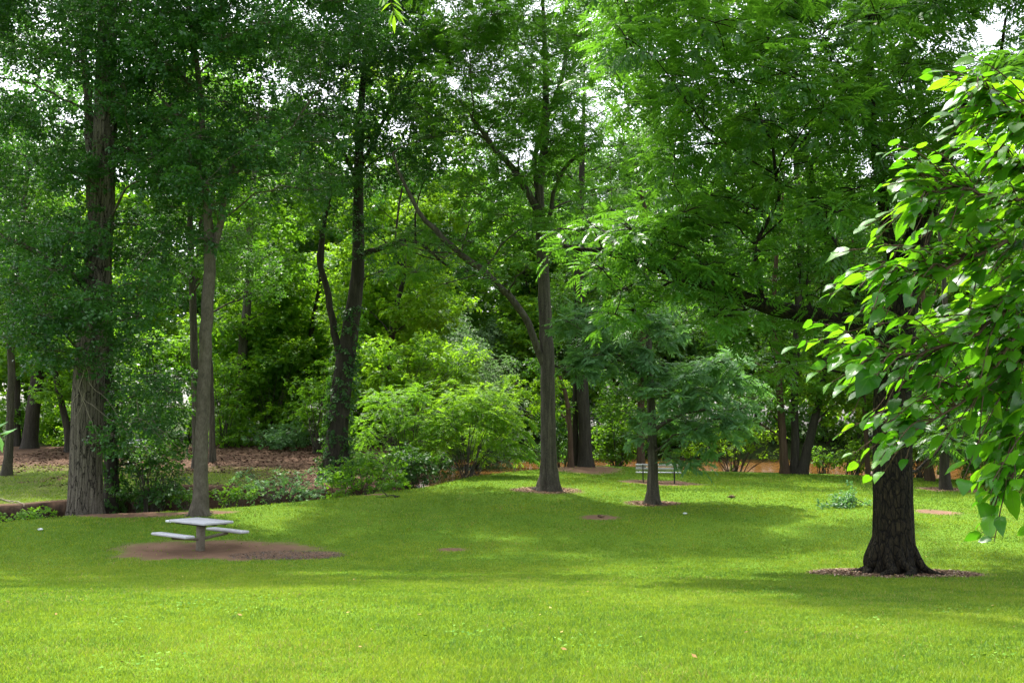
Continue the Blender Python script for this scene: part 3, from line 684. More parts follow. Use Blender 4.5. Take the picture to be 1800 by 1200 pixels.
# ---- slimmer trunks between and behind
slim = [
 ('slender_tree', 'straight thin grey trunk standing close behind the smooth pale trunk', [(346, 828, 46, 16), (344, 700, 14), (338, 520, 12), (334, 380, 10)], 'mid', 'oakmid', 'oak', [(260, 260, 430, 480, 44, 49, 9, .8, 1.2), (170, 40, 420, 300, 44, 51, 14, 1., 1.5)], 20),
 ('slender_tree', 'thin mossy footed trunk at the top of the bare bank', [(373, 818, 49, 11), (372, 700, 9), (366, 560, 8), (362, 440, 7)], 'mid', 'oakmid', 'oak', [(360, 400, 470, 520, 47, 52, 6, .8, 1.1)], 14),
 ('slender_tree', 'lone thin trunk on the grassy bank left of the huge oak', [(10, 850, 43, 17), (16, 780, 14), (20, 660, 13), (24, 520, 11)], 'mid', 'oakmid', 'oak', [(-60, 420, 70, 600, 41, 46, 8, .8, 1.2), (-80, 30, 160, 420, 42, 49, 20, 1., 1.4)], 20),
 ('woodland_tree', 'broad dark trunk at the edge of the bare bank', [(52, 792, 57, 28), (58, 720, 24), (70, 620, 21), (74, 480, 18)], 'dark', 'wood', 'broad', [(0, 440, 160, 640, 55, 60, 10, 1.0, 1.5)], 18),
 ('woodland_tree', 'thin black trunk beside the broad dark one at the wood edge', [(30, 790, 60, 12), (30, 700, 11), (28, 560, 9)], 'dark', 'wood', 'broad', [(-60, 480, 60, 640, 58, 63, 6, 1.0, 1.4)], 16),
 ('woodland_tree', 'bent dark trunk leaning left half behind the huge oak', [(122, 790, 54, 14), (116, 740, 12), (98, 660, 10), (88, 560, 8)], 'dark', 'wood', 'broad', [(60, 560, 260, 700, 53, 58, 8, .9, 1.3)], 15),
 ('woodland_tree', 'tall trunk with pale upper stem at the back of the bare bank', [(418, 786, 61, 22), (422, 700, 19), (428, 600, 16), (437, 500, 14), (440, 400, 12)], 'mid', 'wood', 'broad', [(360, 540, 500, 690, 60, 65, 8, .9, 1.3), (380, 380, 520, 480, 60, 65, 6, 1.0, 1.4), (340, 60, 580, 360, 58, 65, 10, 1.2, 1.6)], 24),
 ('woodland_tree', 'thin leaning black trunk with hanging vines in the bright wood', [(530, 775, 64, 12), (536, 680, 10), (548, 580, 9), (566, 470, 7)], 'dark', 'lime', 'broad', [(470, 560, 600, 690, 63, 68, 9, .9, 1.3)], 16),
 ('woodland_tree', 'thin crooked dark trunk in the sunlit wood beyond the leaning tree', [(680, 780, 58, 11), (684, 660, 11), (692, 560, 11), (704, 510, 9), (712, 470, 7), (695, 420, 4)], 'dark', 'lime', 'broad', [(620, 430, 800, 560, 56, 63, 14, .8, 1.2), (600, 560, 760, 700, 57, 63, 12, .8, 1.2), (590, 120, 800, 380, 57, 64, 10, 1.2, 1.6)], 24),
 ('woodland_tree', 'thick black trunk at the river edge behind the bare earth', [(1030, 820, 50, 25), (1028, 760, 22), (1024, 680, 21), (1020, 560, 20), (1018, 460, 17)], 'dark', 'oakmid', 'oak', [(960, 420, 1140, 560, 49, 54, 9, .9, 1.3), (840, 20, 1160, 400, 49, 56, 20, 1.1, 1.6)], 21),
 ('woodland_tree', 'thin black stem pressed against the thick trunk at the river', [(1014, 818, 50.4, 11), (1011, 740, 10), (1012, 650, 9), (1006, 560, 7)], 'dark', 'oakmid', 'oak', [(940, 560, 1060, 650, 49, 53, 5, .6, .9)], None),
 ('woodland_tree', 'thin reddish trunk between the forked tree and the thick black trunk', [(1004, 814, 49.5, 10), (1002, 760, 9), (996, 700, 8), (984, 660, 5)], 'red', 'lime', 'broad', [(900, 670, 1000, 730, 49, 53, 5, .5, .8)], None),
 ('woodland_tree', 'slim dark trunk rising behind the bench backrest', [(1127, 818, 50.5, 14), (1126, 740, 13), (1128, 640, 12), (1135, 500, 11), (1138, 400, 9)], 'red', 'oakmid', 'oak', [(1060, 640, 1260, 740, 50, 56, 9, .8, 1.2), (1080, 440, 1260, 600, 50, 56, 8, .9, 1.2)], 16),
 ('woodland_tree', 'slim brown trunk first in the row against the muddy river', [(1380, 832, 50.5, 15), (1374, 740, 13), (1365, 620, 11), (1360, 520, 9)], 'red', 'oakmid', 'broad', [(1240, 620, 1360, 720, 50, 54, 6, .8, 1.1), (1300, 480, 1440, 620, 50, 54, 8, .9, 1.2)], 15),
 ('woodland_tree', 'crooked black trunk in the row against the muddy river', [(1396, 832, 50.7, 16), (1398, 770, 14), (1396, 690, 13), (1402, 560, 13), (1408, 420, 12), (1402, 320, 11)], 'dark', 'oakmid', 'oak', [(1340, 300, 1500, 480, 48, 54, 12, 1., 1.4), (1280, 0, 1640, 300, 48, 55, 16, 1.1, 1.6)], 21),
 ('woodland_tree', 'black trunk slanting right last in the row against the river', [(1408, 832, 50.4, 18), (1424, 770, 15), (1440, 700, 13), (1452, 610, 10)], 'dark', 'wood', 'broad', [(1400, 600, 1540, 720, 49, 54, 9, .8, 1.1)], 13),
 ('woodland_tree', 'thin trunk partly hidden by the left edge of the black barked trunk', [(1526, 836, 49.5, 9), (1522, 760, 8), (1516, 660, 7)], 'red', 'wood', 'broad', [(1450, 640, 1600, 730, 49, 53, 7, .7, 1.0)], 12),
 ('woodland_tree', 'reddish curved trunk just right of the black barked trunk', [(1636, 845, 47.5, 16), (1630, 790, 13), (1622, 740, 12), (1628, 640, 10)], 'red', 'wood', 'broad', [(1580, 600, 1720, 760, 47, 52, 10, .8, 1.1), (1600, 300, 1840, 600, 47, 53, 12, 1.1, 1.5)], 17),
 ('woodland_tree', 'stout dark trunk in a dirt ring under the overhanging branch', [(1662, 862, 42, 19), (1660, 800, 15), (1662, 720, 13), (1668, 620, 11)], 'dark', 'pecan', 'pinnate', [(1640, 640, 1820, 800, 41, 46, 12, .7, 1.0)], 13),
 ('woodland_tree', 'leafy tree at the lawn edge behind the hanging branch tips', [(1772, 856, 46, 14), (1770, 780, 12), (1765, 680, 10)], 'dark', 'pecan', 'pinnate', [(1690, 700, 1840, 840, 44, 48, 12, .6, .9), (1840, 500, 2000, 820, 44, 50, 6, 1, 1.4)], 12),
]
for i, (nm, lb, tr, bk, lf, sp, bx, top) in enumerate(slim):
    pin = sp == 'pinnate'
    make_tree(nm, lb, 'tree', tr, bk, lf, sp, boxes=bx, dens=(24 if pin else 36), scale=1.25 if tr[0][2] < 55 else 1.5, flare=(.6, .35, 5), seg=10, seed=100 + i, top=top, twigs=4, wob=.06, base_tint=.5, group='slim trunks along the wood edge')
print('with slim leaves', NLEAF)

# ---- shrubs
def make_shrub(name, label, px, py, d, clumps, leaf, spray, dens=60, scale=.9, stems=5, bark='mid', cat='shrub', group=None, seed=0, droop=.2, tint=.5, flat=.7, arcs=()):
    global NLEAF
    r0 = np.random.default_rng(seed + 500)
    base = at(px, py, d); base[2] = gz(base[0], base[1]); root = thing(name, label, cat, base, group)
    L = Leaves(); g = Geo()
    for c in clumps:
        cc = at(c[0], c[1], c[2]); r = c[3] / F * c[2]
        cc[2] = max(cc[2], gz(cc[0], cc[1]) + r * .35)
        clump_leaves(L, spray, cc, r, dens / scale ** 1.6, scale, flat, tint + r0.normal(0, .08), droop)
        for _ in range(2):
            a = base + np.append(r0.normal(0, .12, 2), -.05); v = cc + r0.normal(0, r * .3, 3)
            g.add(*tube(catmull([a, a * .6 + v * .4 + np.array([0, 0, .3 * np.linalg.norm(v - a) * .4]), v], 8), np.linspace(.022, .006, 8) * max(1, d / 40), 5))
    for arc in arcs:                      # long arching shoots that stand out from the bush
        Q = catmull([at(*p) for p in arc], 18); g.add(*tube(Q, np.linspace(.014, .004, 18), 5))
        T = np.gradient(Q, axis=0); k = np.repeat(np.arange(3, 18), 3)
        L.sprays(spray, Q[k] + r0.normal(0, .03, (len(k), 3)), T[k] / np.linalg.norm(T[k], axis=1)[:, None], .7, np.clip(r0.normal(.75, .15, len(k)), 0, 1), .25, .35)
    link('stems', g.mesh('stems', BARK[bark], base), root)
    link('foliage', L.mesh('foliage', LEAF[leaf], base), root); NLEAF += L.count()
    return root
def blob(x0, y0, x1, y1, d0, d1, n, ra, rb, seed=0):
    r0 = np.random.default_rng(seed + 900)
    return [(r0.uniform(x0, x1), r0.uniform(y0, y1), r0.uniform(d0, d1), r0.uniform(ra, rb)) for _ in range(n)]
make_shrub('arching_bush', 'rounded yellow green bush with dark hollow beside the river', 822, 834, 44,
    [(790, 745, 44, 32), (830, 715, 44, 34), (870, 730, 44, 32), (885, 775, 44, 26), (800, 700, 44.5, 26), (850, 690, 44.8, 28), (775, 775, 44, 24), (880, 700, 45, 22), (760, 730, 44.5, 24), (845, 760, 45.4, 30), (890, 740, 44.6, 24), (905, 800, 44, 14), (850, 800, 44.5, 16)],
    'lime', 'frond', 150, .9, tint=.62, seed=1, droop=.3,
    arcs=[[(870, 760, 44), (895, 715, 44), (912, 690, 44), (922, 688, 44)], [(875, 770, 44), (905, 735, 43.8), (925, 735, 43.7), (938, 748, 43.6)], [(875, 780, 44), (905, 758, 43.8), (925, 760, 43.6), (934, 775, 43.5)],
          [(880, 790, 44), (905, 780, 43.7), (922, 784, 43.5), (932, 796, 43.4)], [(860, 740, 44), (880, 695, 44), (890, 668, 44), (898, 660, 44)], [(840, 735, 44), (825, 690, 43.8), (800, 668, 43.7), (785, 672, 43.6)],
          [(790, 760, 44), (755, 735, 43.6), (730, 735, 43.4), (712, 748, 43.2)], [(790, 775, 44), (760, 765, 43.6), (735, 770, 43.4), (720, 782, 43.3)], [(885, 800, 44), (905, 800, 43.8), (930, 803, 43.6), (945, 812, 43.5)]])
make_shrub('layered_bush', 'tall bush of flat layered sprays between leaning tree and arching bush', 720, 850, 44.5,
    blob(625, 690, 770, 820, 43.5, 46.5, 26, 18, 30, 2), 'wood', 'frond', 95, .95, tint=.6, seed=2)
make_shrub('layered_bush', 'bright leafy thicket rising behind the layered bush', 700, 800, 50,
    blob(620, 600, 830, 700, 49, 54, 24, 20, 34, 3), 'lime', 'broad', 60, 1.1, tint=.55, seed=3)
make_shrub('creek_shrub', 'dark low shrub on the lawn edge left of the arching bush', 745, 852, 41.8, blob(690, 800, 780, 838, 41, 43, 9, 14, 22, 4), 'olive', 'broad', 80, .8, tint=.45, seed=4)
make_shrub('creek_shrub', 'leafy shrub in the creek at the foot of the leaning tree', 640, 872, 39, blob(575, 800, 700, 868, 38, 41, 18, 13, 22, 5), 'wood', 'broad', 75, .8, tint=.45, seed=5)
make_shrub('creek_shrub', 'sparse light green shrub on the creek bank below the bare slope', 500, 880, 37.5, blob(415, 825, 570, 880, 36.2, 39, 26, 10, 19, 6), 'ash', 'broad', 42, .62, tint=.6, seed=6)
make_shrub('creek_shrub', 'bushy shrub between the huge oak and the smooth pale trunk', 265, 885, 35, blob(215, 780, 320, 872, 34.5, 37, 20, 15, 24, 7), 'oakmid', 'oak', 75, .85, tint=.4, seed=7)
make_shrub('creek_shrub', 'mid green plants right of the smooth pale trunk in the creek', 405, 886, 35.2, blob(375, 858, 440, 884, 34.8, 36, 12, 8, 14, 26), 'wood', 'broad', 75, .6, tint=.4, seed=26)
make_shrub('river_shrub', 'small bright shrub at the water edge right of the slim bench trunk', 1195, 826, 52, blob(1170, 790, 1225, 822, 51.6, 53, 7, 9, 15, 27), 'lime', 'broad', 55, .8, tint=.4, seed=27)
make_shrub('river_shrub', 'small dim shrub on the bank right of the slanting black trunk', 1448, 830, 51.6, blob(1430, 790, 1475, 825, 51.3, 52.6, 7, 9, 15, 28), 'wood', 'broad', 55, .8, tint=.4, seed=28)
make_shrub('creek_shrub', 'low fern green plant at the foot of the smooth pale trunk', 330, 884, 34.5, blob(300, 860, 345, 882, 34.2, 35, 6, 8, 13, 8), 'wood', 'broad', 70, .55, tint=.6, seed=8)
make_shrub('creek_shrub', 'low plants filling the creek bed left of the huge oak', 45, 905, 31.5, blob(-30, 897, 90, 916, 30.3, 32.5, 20, 9, 14, 9), 'wood', 'broad', 85, .5, tint=.6, seed=9)
make_shrub('wood_shrub', 'pale leaved shrub standing on top of the bare bank', 485, 790, 57, blob(435, 745, 550, 790, 55.5, 58.5, 14, 12, 22, 10), 'ash', 'broad', 55, 1.0, tint=.75, seed=10)
make_shrub('wood_shrub', 'tall bright shrub between the pale stemmed trunk and the leaning black one', 475, 788, 60, blob(440, 600, 530, 760, 59, 62, 20, 18, 30, 20), 'lime', 'broad', 50, 1.1, tint=.45, seed=20)
make_shrub('wood_shrub', 'leafy bright shrub left of the leaning ivy clad trunk', 560, 800, 54, blob(520, 640, 590, 790, 53, 57, 16, 16, 26, 21), 'wood', 'broad', 55, 1.0, tint=.6, seed=21)
make_shrub('wood_shrub', 'tall green shrub between the huge oak and the two thin trunks', 285, 796, 56, blob(225, 600, 330, 770, 55, 58, 20, 18, 30, 22), 'wood', 'broad', 52, 1.1, tint=.55, seed=22)
make_shrub('wood_shrub', 'green shrub behind the smooth pale trunk at the top of the bank', 395, 796, 58, blob(375, 640, 425, 770, 57, 60, 12, 16, 26, 23), 'wood', 'broad', 52, 1.1, tint=.5, seed=23)
make_shrub('wood_shrub', 'yellow green shrub behind the broad dark trunk', 95, 788, 60, blob(75, 755, 190, 785, 59, 62, 9, 12, 20, 11), 'lime', 'broad', 50, 1.1, tint=.4, seed=11)
make_shrub('river_shrub', 'dark shrub on the water edge behind the forked tree', 985, 812, 52, blob(935, 720, 1015, 800, 51.5, 55, 12, 16, 26, 12), 'oakmid', 'broad', 60, 1.0, tint=.35, seed=12)
make_shrub('river_shrub', 'dense dim shrub filling the space behind the bench', 1085, 815, 52.5, blob(1050, 700, 1140, 805, 51.5, 55, 15, 18, 28, 13), 'wood', 'broad', 60, 1.0, tint=.3, seed=13)
make_shrub('river_shrub', 'light green shrub overhanging the muddy water', 1290, 825, 53, blob(1220, 745, 1345, 795, 52, 55, 11, 14, 24, 14) + [(1300, 815, 53, 10), (1355, 800, 52.5, 14), (1360, 760, 52.5, 18)], 'lime', 'broad', 50, 1.0, tint=.45, seed=14)
make_shrub('river_shrub', 'round shrub on the bank left of the black barked trunk', 1500, 834, 51.2, blob(1475, 780, 1545, 825, 50.5, 53, 10, 12, 20, 15), 'wood', 'broad', 60, .9, tint=.4, seed=15)
make_shrub('river_shrub', 'tall dark green shrub between the two curved trunks', 1615, 842, 50, blob(1585, 740, 1660, 820, 49.5, 53, 12, 16, 26, 16), 'wood', 'broad', 60, 1.0, tint=.35, seed=16)
make_shrub('river_shrub', 'broad dark shrub closing the lawn under the hanging branch', 1745, 850, 47, blob(1690, 770, 1830, 845, 46, 50, 16, 16, 26, 17), 'pecan', 'pinnate', 30, 1.0, tint=.3, seed=17)
print('with shrubs', NLEAF)

# ---- woods behind: prototypes copied
def proto_tree(seed, leaf, spray, h, rad, ncl, sc, dens):
    r0 = np.random.default_rng(seed)
    g = Geo(); L = Leaves(); tp = []
    P = np.stack([np.cumsum(r0.normal(0, .12, 14)), np.cumsum(r0.normal(0, .12, 14)), np.linspace(-.3, h * .92, 14)], 1); P[0, :2] = 0
    R = np.linspace(.24, .05, 14); tk = tube(P, R, 8, (.5, .5, 5), .05, seed)
    for k in range(ncl):
        hh = h * (0.18 + 0.8 * (k + r0.random()) / ncl); prof = math.sin(min(1, (hh / h - .08) / .92) * math.pi) ** .6
        a = r0.random() * 6.283; rr = rad * prof * math.sqrt(r0.uniform(.05, 1))
        c = np.array([math.cos(a) * rr, math.sin(a) * rr, hh]); r = r0.uniform(.9, 1.7)
        p = P[np.argmin(np.abs(P[:, 2] - (hh - .35 * rr)))]
        g.add(*tube(catmull([p, (p + c) / 2 + np.array([0, 0, .15 * rr]), c], 6), np.linspace(.06, .015, 6), 5))
        clump_leaves(L, spray, c, r, dens, sc, .62, .5 + r0.normal(0, .12), .25)
    return (tk, g, L)
PROTO = []
for sd, lf, spn, h, rad, ncl in ((1, 'wood', 'broad', 20, 4.8, 95), (2, 'oakmid', 'broad', 22, 5.0, 100), (3, 'lime', 'broad', 16, 4.4, 80), (4, 'grey', 'fine', 13, 4.2, 80)):
    tk, g, L = proto_tree(sd, lf, spn, h, rad, ncl, 1.9, 12)
    NLEAF += L.count()
    gt = Geo(); gt.add(*tk)
    PROTO.append((gt.mesh('trunk', BARK['dark']), g.mesh('branchwork', BARK['dark']), L.mesh('crown', LEAF[lf], (0, 0, 0)), h))
KIND_LB = ['mid green tree', 'tall dark green tree', 'sunlit yellow green tree', 'grey green feathery tree']
def place_proto(k, x, y, s, rz, label, group):
    root = thing('woodland_tree', label, 'tree', (x, y, gz(x, y)), group)
    root.scale = (s, s, s * 1.0); root.rotation_euler = (0, 0, rz)
    for nm, me in zip(('trunk', 'branchwork', 'crown'), PROTO[k][:3]): link(nm, me, root)
rr = np.random.default_rng(77)
# far shore, two loose rows; the near wood on the left bank
spots = []
for x in np.arange(-14, 60, 4.6):
    spots.append((int(rr.choice([0, 1, 0, 1, 2])), x + rr.normal(0, .8), 87.5 + rr.uniform(0, 5), rr.uniform(.9, 1.2), 'river'))
for x in np.arange(-20, 75, 6.5):
    spots.append((int(rr.choice([0, 1])), x + rr.normal(0, 1.2), 98 + rr.uniform(0, 8), rr.uniform(1.15, 1.5), 'river'))
for x in np.arange(-52, -8, 6.4):
    spots.append((int(rr.choice([0, 2, 2, 2])), x + rr.normal(0, .8), 66 + rr.uniform(0, 5), rr.uniform(.7, .95), 'bank'))
for x in np.arange(-66, -10, 6.5):
    spots.append((int(rr.choice([0, 1, 2])), x + rr.normal(0, 1), 80 + rr.uniform(0, 9), rr.uniform(1.2, 1.45), 'bank'))
spots += [(3, -2.3, 66, .75, 'feature'), (3, -5.8, 72, .85, 'feature'), (2, -9.5, 63, .72, 'feature'), (2, -12.5, 70, .85, 'feature'), (2, -7.2, 61, .5, 'feature')]
names = {'river': 'of the wood on the far river shore', 'bank': 'of the deep wood behind the bare bank', 'feature': 'in the bright gap behind the arching bush'}
spots = [q for q in spots if not (q[4] == 'bank' and -21 < q[1] < -9 and q[2] < 76)]
spots += [(2, -15.2, 63.5, .68, 'feature'), (2, -18.5, 68, .75, 'feature'), (3, -1.5, 87, .85, 'feature'), (2, 2.0, 87.5, .8, 'feature'), (3, 5.5, 88, .8, 'feature')]
for k, x, y, s, wh in spots:
    place_proto(k, x, y, s, rr.uniform(0, 6.28), KIND_LB[k] + ' ' + names[wh], 'trees ' + names[wh])
# undergrowth bushes at the wood edge and on the far shore
def proto_bush(seed, leaf, n=9):
    r0 = np.random.default_rng(seed); L = Leaves(); g = Geo()
    for _ in range(n):
        c = np.array([r0.normal(0, .9), r0.normal(0, .9), r0.uniform(.4, 2.3)]); r = r0.uniform(.5, .95)
        clump_leaves(L, 'broad', c, r, 40, 1.25, .75, .5 + r0.normal(0, .1), .3)
        g.add(*tube(catmull([np.array([r0.normal(0, .1), r0.normal(0, .1), -.1]), c * np.array([.4, .4, .6]), c], 6), np.linspace(.04, .01, 6), 4))
    return g.mesh('stems', BARK['dark']), L.mesh('foliage', LEAF[leaf], (0, 0, 0))
BUSH = [proto_bush(5, 'wood'), proto_bush(6, 'oakmid'), proto_bush(7, 'lime')]
def place_bush(k, x, y, s, label, group):
    root = thing('wood_shrub', label, 'shrub', (x, y, gz(x, y)), group)
    root.scale = (s,) * 3; root.rotation_euler = (0, 0, rr.uniform(0, 6.28))
    for nm, me in zip(('stems', 'foliage'), BUSH[k]): link(nm, me, root)
BL = ['mid green shrub', 'dark green shrub', 'yellow green shrub']
for x in np.arange(-34, -7, 2.1):
    k = int(rr.choice([0, 2, 0, 2])); place_bush(k, x + rr.normal(0, .5), 60.5 + rr.uniform(0, 4), rr.uniform(.7, 1.25), BL[k] + ' at the foot of the wood beyond the bare bank', 'shrubs at the foot of the wood')
for x in np.arange(-6, 52, 2.6):
    k = int(rr.choice([0, 1, 1])); place_bush(k, x + rr.normal(0, .6), 85.6 + rr.uniform(0, 2), rr.uniform(.8, 1.5), BL[k] + ' on the far water edge of the muddy river', 'shrubs on the far river shore')
print('all leaves', NLEAF)

# ------------------------------------------------------------------ the mulberry branch hanging near the camera
def mulberry():
    r0 = np.random.default_rng(4)
    base = np.array([4.6, 3.6, gz(4.6, 3.6)])
    root = thing('mulberry_tree', 'near leafy branch with large backlit heart shaped leaves', 'tree', base)
    trunk = [base - np.array([0, 0, .1]), base + np.array([.05, 0, 1.2]), base + np.array([-.1, .05, 2.4]), base + np.array([-.2, .1, 3.8]), base + np.array([0, 0, 6])]
    g = Geo(); g.add(*tube(catmull(trunk, 30), np.linspace(.15, .04, 30), 16, (.6, .3, 5), .05, 2)); link('trunk', g.mesh('trunk', BARK['mid'], base), root)
    # leaf outline grid
    nu, nv = 8, 5
    def leaf(pos, d, up, L, Wd, curl):
        d = d / np.linalg.norm(d); side = np.cross(d, up); side /= np.linalg.norm(side); nr = np.cross(side, d)
        u = np.linspace(0, 1, nu)
        hw = Wd * np.array([.30, .86, 1.0, .97, .84, .62, .32, 0.0]) / 2
        hw = hw * (1 + .05 * np.array([0, 1, -1, 1, -1, 1, -1, 0]))
        back = np.array([-.06, -.05, 0, 0, 0, 0, 0, 0])
        pts = []
        for i in range(nu):
            for s_ in np.linspace(-1, 1, nv):
                bend = -curl * u[i] ** 2 * L * .5
                fold = abs(s_) * hw[i] * .28 - (s_ * s_) * hw[i] * .14
                pts.append(pos + d * (u[i] + back[i] * abs(s_)) * L + side * s_ * hw[i] + nr * (bend + fold + .010 * math.sin(u[i] * 9 + s_ * 3) * L))
        return np.array(pts)
    qi = []
    for i in range(nu - 1):
        for j in range(nv - 1): qi.append((i * nv + j, i * nv + j + 1, (i + 1) * nv + j + 1, (i + 1) * nv + j))
    qi = np.array(qi)
    LV = []; LQ = []; LT = []; LU = []; LS = []; n0 = 0
    gb = Geo(); gt = Geo()
    def add_leaf(p, d, L, tint):
        nonlocal n0
        up = np.array([-.03, .12, 1.0]) + r0.normal(0, .36, 3)
        pet = p + d / np.linalg.norm(d) * L * .32
        gt.add(*tube(catmull([p, (p + pet) / 2 + np.array([0, 0, .004]), pet], 4), [.0016, .0013, .0012, .0011], 4))
        v = leaf(pet, d + np.array([0, 0, -.06]), up, L, L * r0.uniform(.58, .86), r0.uniform(.0, 1.0))
        LU.append(np.repeat(np.linspace(0, 1, nu), nv)); LS.append(np.tile(np.linspace(-1, 1, nv), nu)); LV.append(v); LQ.append(qi + n0); LT.append(np.full(len(v), tint)); n0 += len(v)
    def shoot(pts, leaves, Lmean, r=.006, tint=.5):
        Q = catmull(pts, 24); gt.add(*tube(Q, np.linspace(r, .0014, 24), 6))
        for k in range(leaves):
            u = 0.12 + 0.88 * k / max(1, leaves - 1); i = min(22, int(u * 23)); p = Q[i]; T = Q[i + 1] - Q[i]; T /= np.linalg.norm(T)
            sd = np.cross(T, np.array([0, 0, 1.0])); sd /= np.linalg.norm(sd) + 1e-9
            sgn = 1 if k % 2 else -1
            d = T * r0.uniform(.4, .8) + sd * sgn * r0.uniform(.2, .7) + np.array([-.55, 0, r0.uniform(-.28, .12)])
            add_leaf(p, d, Lmean * r0.uniform(.72, 1.2) * (1 - .3 * (u > .93)), np.clip(tint + r0.normal(0, .32), 0, 1))
    # main arms: sweep in from the right
    arms = [
        [(2060, 200, 4.3), (1920, 230, 4.1), (1800, 300, 4.0), (1720, 290, 3.9), (1640, 270, 3.8)],
        [(2060, 330, 4.4), (1920, 450, 4.2), (1800, 540, 4.1), (1700, 560, 4.0), (1610, 600, 3.9)],
        [(2020, 120, 4.0), (1900, 130, 3.8), (1800, 200, 3.6), (1700, 190, 3.5), (1640, 140, 3.4)],
        [(2060, 250, 3.9), (1900, 300, 3.7), (1760, 350, 3.5), (1620, 330, 3.4), (1540, 350, 3.3)],
        [(2060, 300, 3.9), (1860, 400, 3.6), (1700, 440, 3.4), (1580, 480, 3.3), (1480, 470, 3.2)],
        [(2060, 350, 3.9), (1850, 440, 3.6), (1720, 560, 3.4), (1560, 620, 3.3), (1420, 625, 3.2)],
        [(2060, 380, 4.0), (1860, 480, 3.7), (1740, 600, 3.5), (1640, 700, 3.4), (1500, 770, 3.3)],
        [(2060, 400, 4.1), (1880, 520, 3.8), (1770, 620, 3.6), (1720, 730, 3.5), (1700, 850, 3.4)],
        [(2080, 430, 4.2), (1900, 560, 3.9), (1820, 660, 3.7), (1790, 760, 3.6), (1770, 840, 3.5)],
    ]
    rim = {2: [(1650, 135), (1700, 95), (1640, 215)], 3: [(1545, 330), (1575, 255), (1520, 400)], 4: [(1465, 445), (1480, 500), (1500, 560)], 5: [(1390, 612), (1470, 690)], 6: [(1470, 765), (1560, 745)], 7: [(1690, 850), (1640, 800)], 8: [(1745, 845)]}
    for ai, a in enumerate(arms):
        pts = [at(p[0] + (0, 15, 35, 65, 80)[i_], *p[1:]) for i_, p in enumerate(a)]
        hb = base + np.array([-.12, .05, 2.0 + .22 * (8 - ai)])
        wp = hb * .5 + pts[0] * .5 + r0.normal(0, .16, 3); Q = catmull([hb, wp] + pts, 40); Q[1:-1] += r0.normal(0, .006, (38, 3)); gb.add(*tube(Q, np.linspace(.016, .0025, 40), 8))
        nside = 80
        for k in range(nside):
            i = 4 + int(35 * ((k + r0.random() * .6) / nside) ** .8); i = min(i, 38); p = Q[i]; T = Q[i + 1] - Q[i]; T /= np.linalg.norm(T)
            px_len = r0.uniform(.16, .36) * (1.1 - .4 * k / nside)
            d = T * .55 + np.array([-.45, r0.normal(0, .6), r0.normal(-.05, .6)]); d /= np.linalg.norm(d)
            e = p + d * px_len + np.array([0, 0, -.04]); m = (p + e) / 2 + np.array([0, 0, .03])
            shoot([p, m, e], int(r0.integers(3, 6)) + (3 if k < nside * .7 else 0), .066 * r0.uniform(.75, 1.25), .003, .5 + .25 * (ai < 4) * r0.random())
        add_leaf(Q[-1], Q[-1] - Q[-3], .09, .7)
        for (tx, ty) in rim.get(ai, ()):           # slender leading shoots at the rim with a few leaves each
            i = int(r0.integers(24, 36)); e = at(tx, ty, 3.3 + r0.normal(0, .1)); p = Q[i]
            shoot([p, p * .45 + e * .55 + np.array([0, 0, .03]), e], 7, .074, .003, .7)
    gb_m = gb.mesh('branch', BARK['red'], base); link('branch', gb_m, root)
    link('twig', gt.mesh('twig', BARK['red'], base), root)
    link('foliage', mesh_from('foliage', np.concatenate(LV) - base, [np.concatenate(LQ)], LEAF['mulberry'], {'tint': np.concatenate(LT), 'along': np.concatenate(LU), 'across': np.concatenate(LS)}, smooth=True), root)
    print('mulberry leaves', len(LV))
mulberry()

# two sprigs that reach into the picture from trees just outside it
def sprig(name, label, pts, leaf, n, L, seed, wr=.3):
    r0 = np.random.default_rng(seed); P = [at(*p) for p in pts]; base = P[0]
    root = thing(name, label, 'twig', base); g = Geo(); Q = catmull(P, 16); g.add(*tube(Q, np.linspace(.008, .002, 16), 6)); link('stem', g.mesh('stem', BARK['red'], base), root)
    vs = []; tt = []
    for k in range(n):
        i = int(15 * (0.35 + .65 * k / n)); T = Q[min(15, i + 1)] - Q[i - 1]; T /= np.linalg.norm(T); sd = np.cross(T, [0, 1, 0])
        d = T * .7 + sd * (1 if k % 2 else -1) * .6 + r0.normal(0, .25, 3)
        vs.append(leaf_quad(Q[i], d, np.array([r0.normal(0, .3), -.6 + r0.normal(0, .3), 1]), L * r0.uniform(.8, 1.2), L * wr)); tt += [r0.uniform(.4, 1)] * 4
    V = np.concatenate(vs) - base
    link('foliage', mesh_from('foliage', V, [np.arange(len(V)).reshape(-1, 4)], LEAF[leaf], {'tint': np.array(tt)}), root)
sprig('hanging_sprig', 'bright yellow green leaf sprig dangling at the top of the picture', [(640, -160, 9), (668, -60, 9), (688, 5, 9), (694, 30, 9)], 'lime', 17, .17, 3, .3)
sprig('hanging_sprig', 'pale leaf sprig poking in beside the thin bank trunk', [(-160, 700, 8), (-70, 735, 8), (-14, 760, 8), (8, 770, 8)], 'ash', 12, .13, 6, .35)

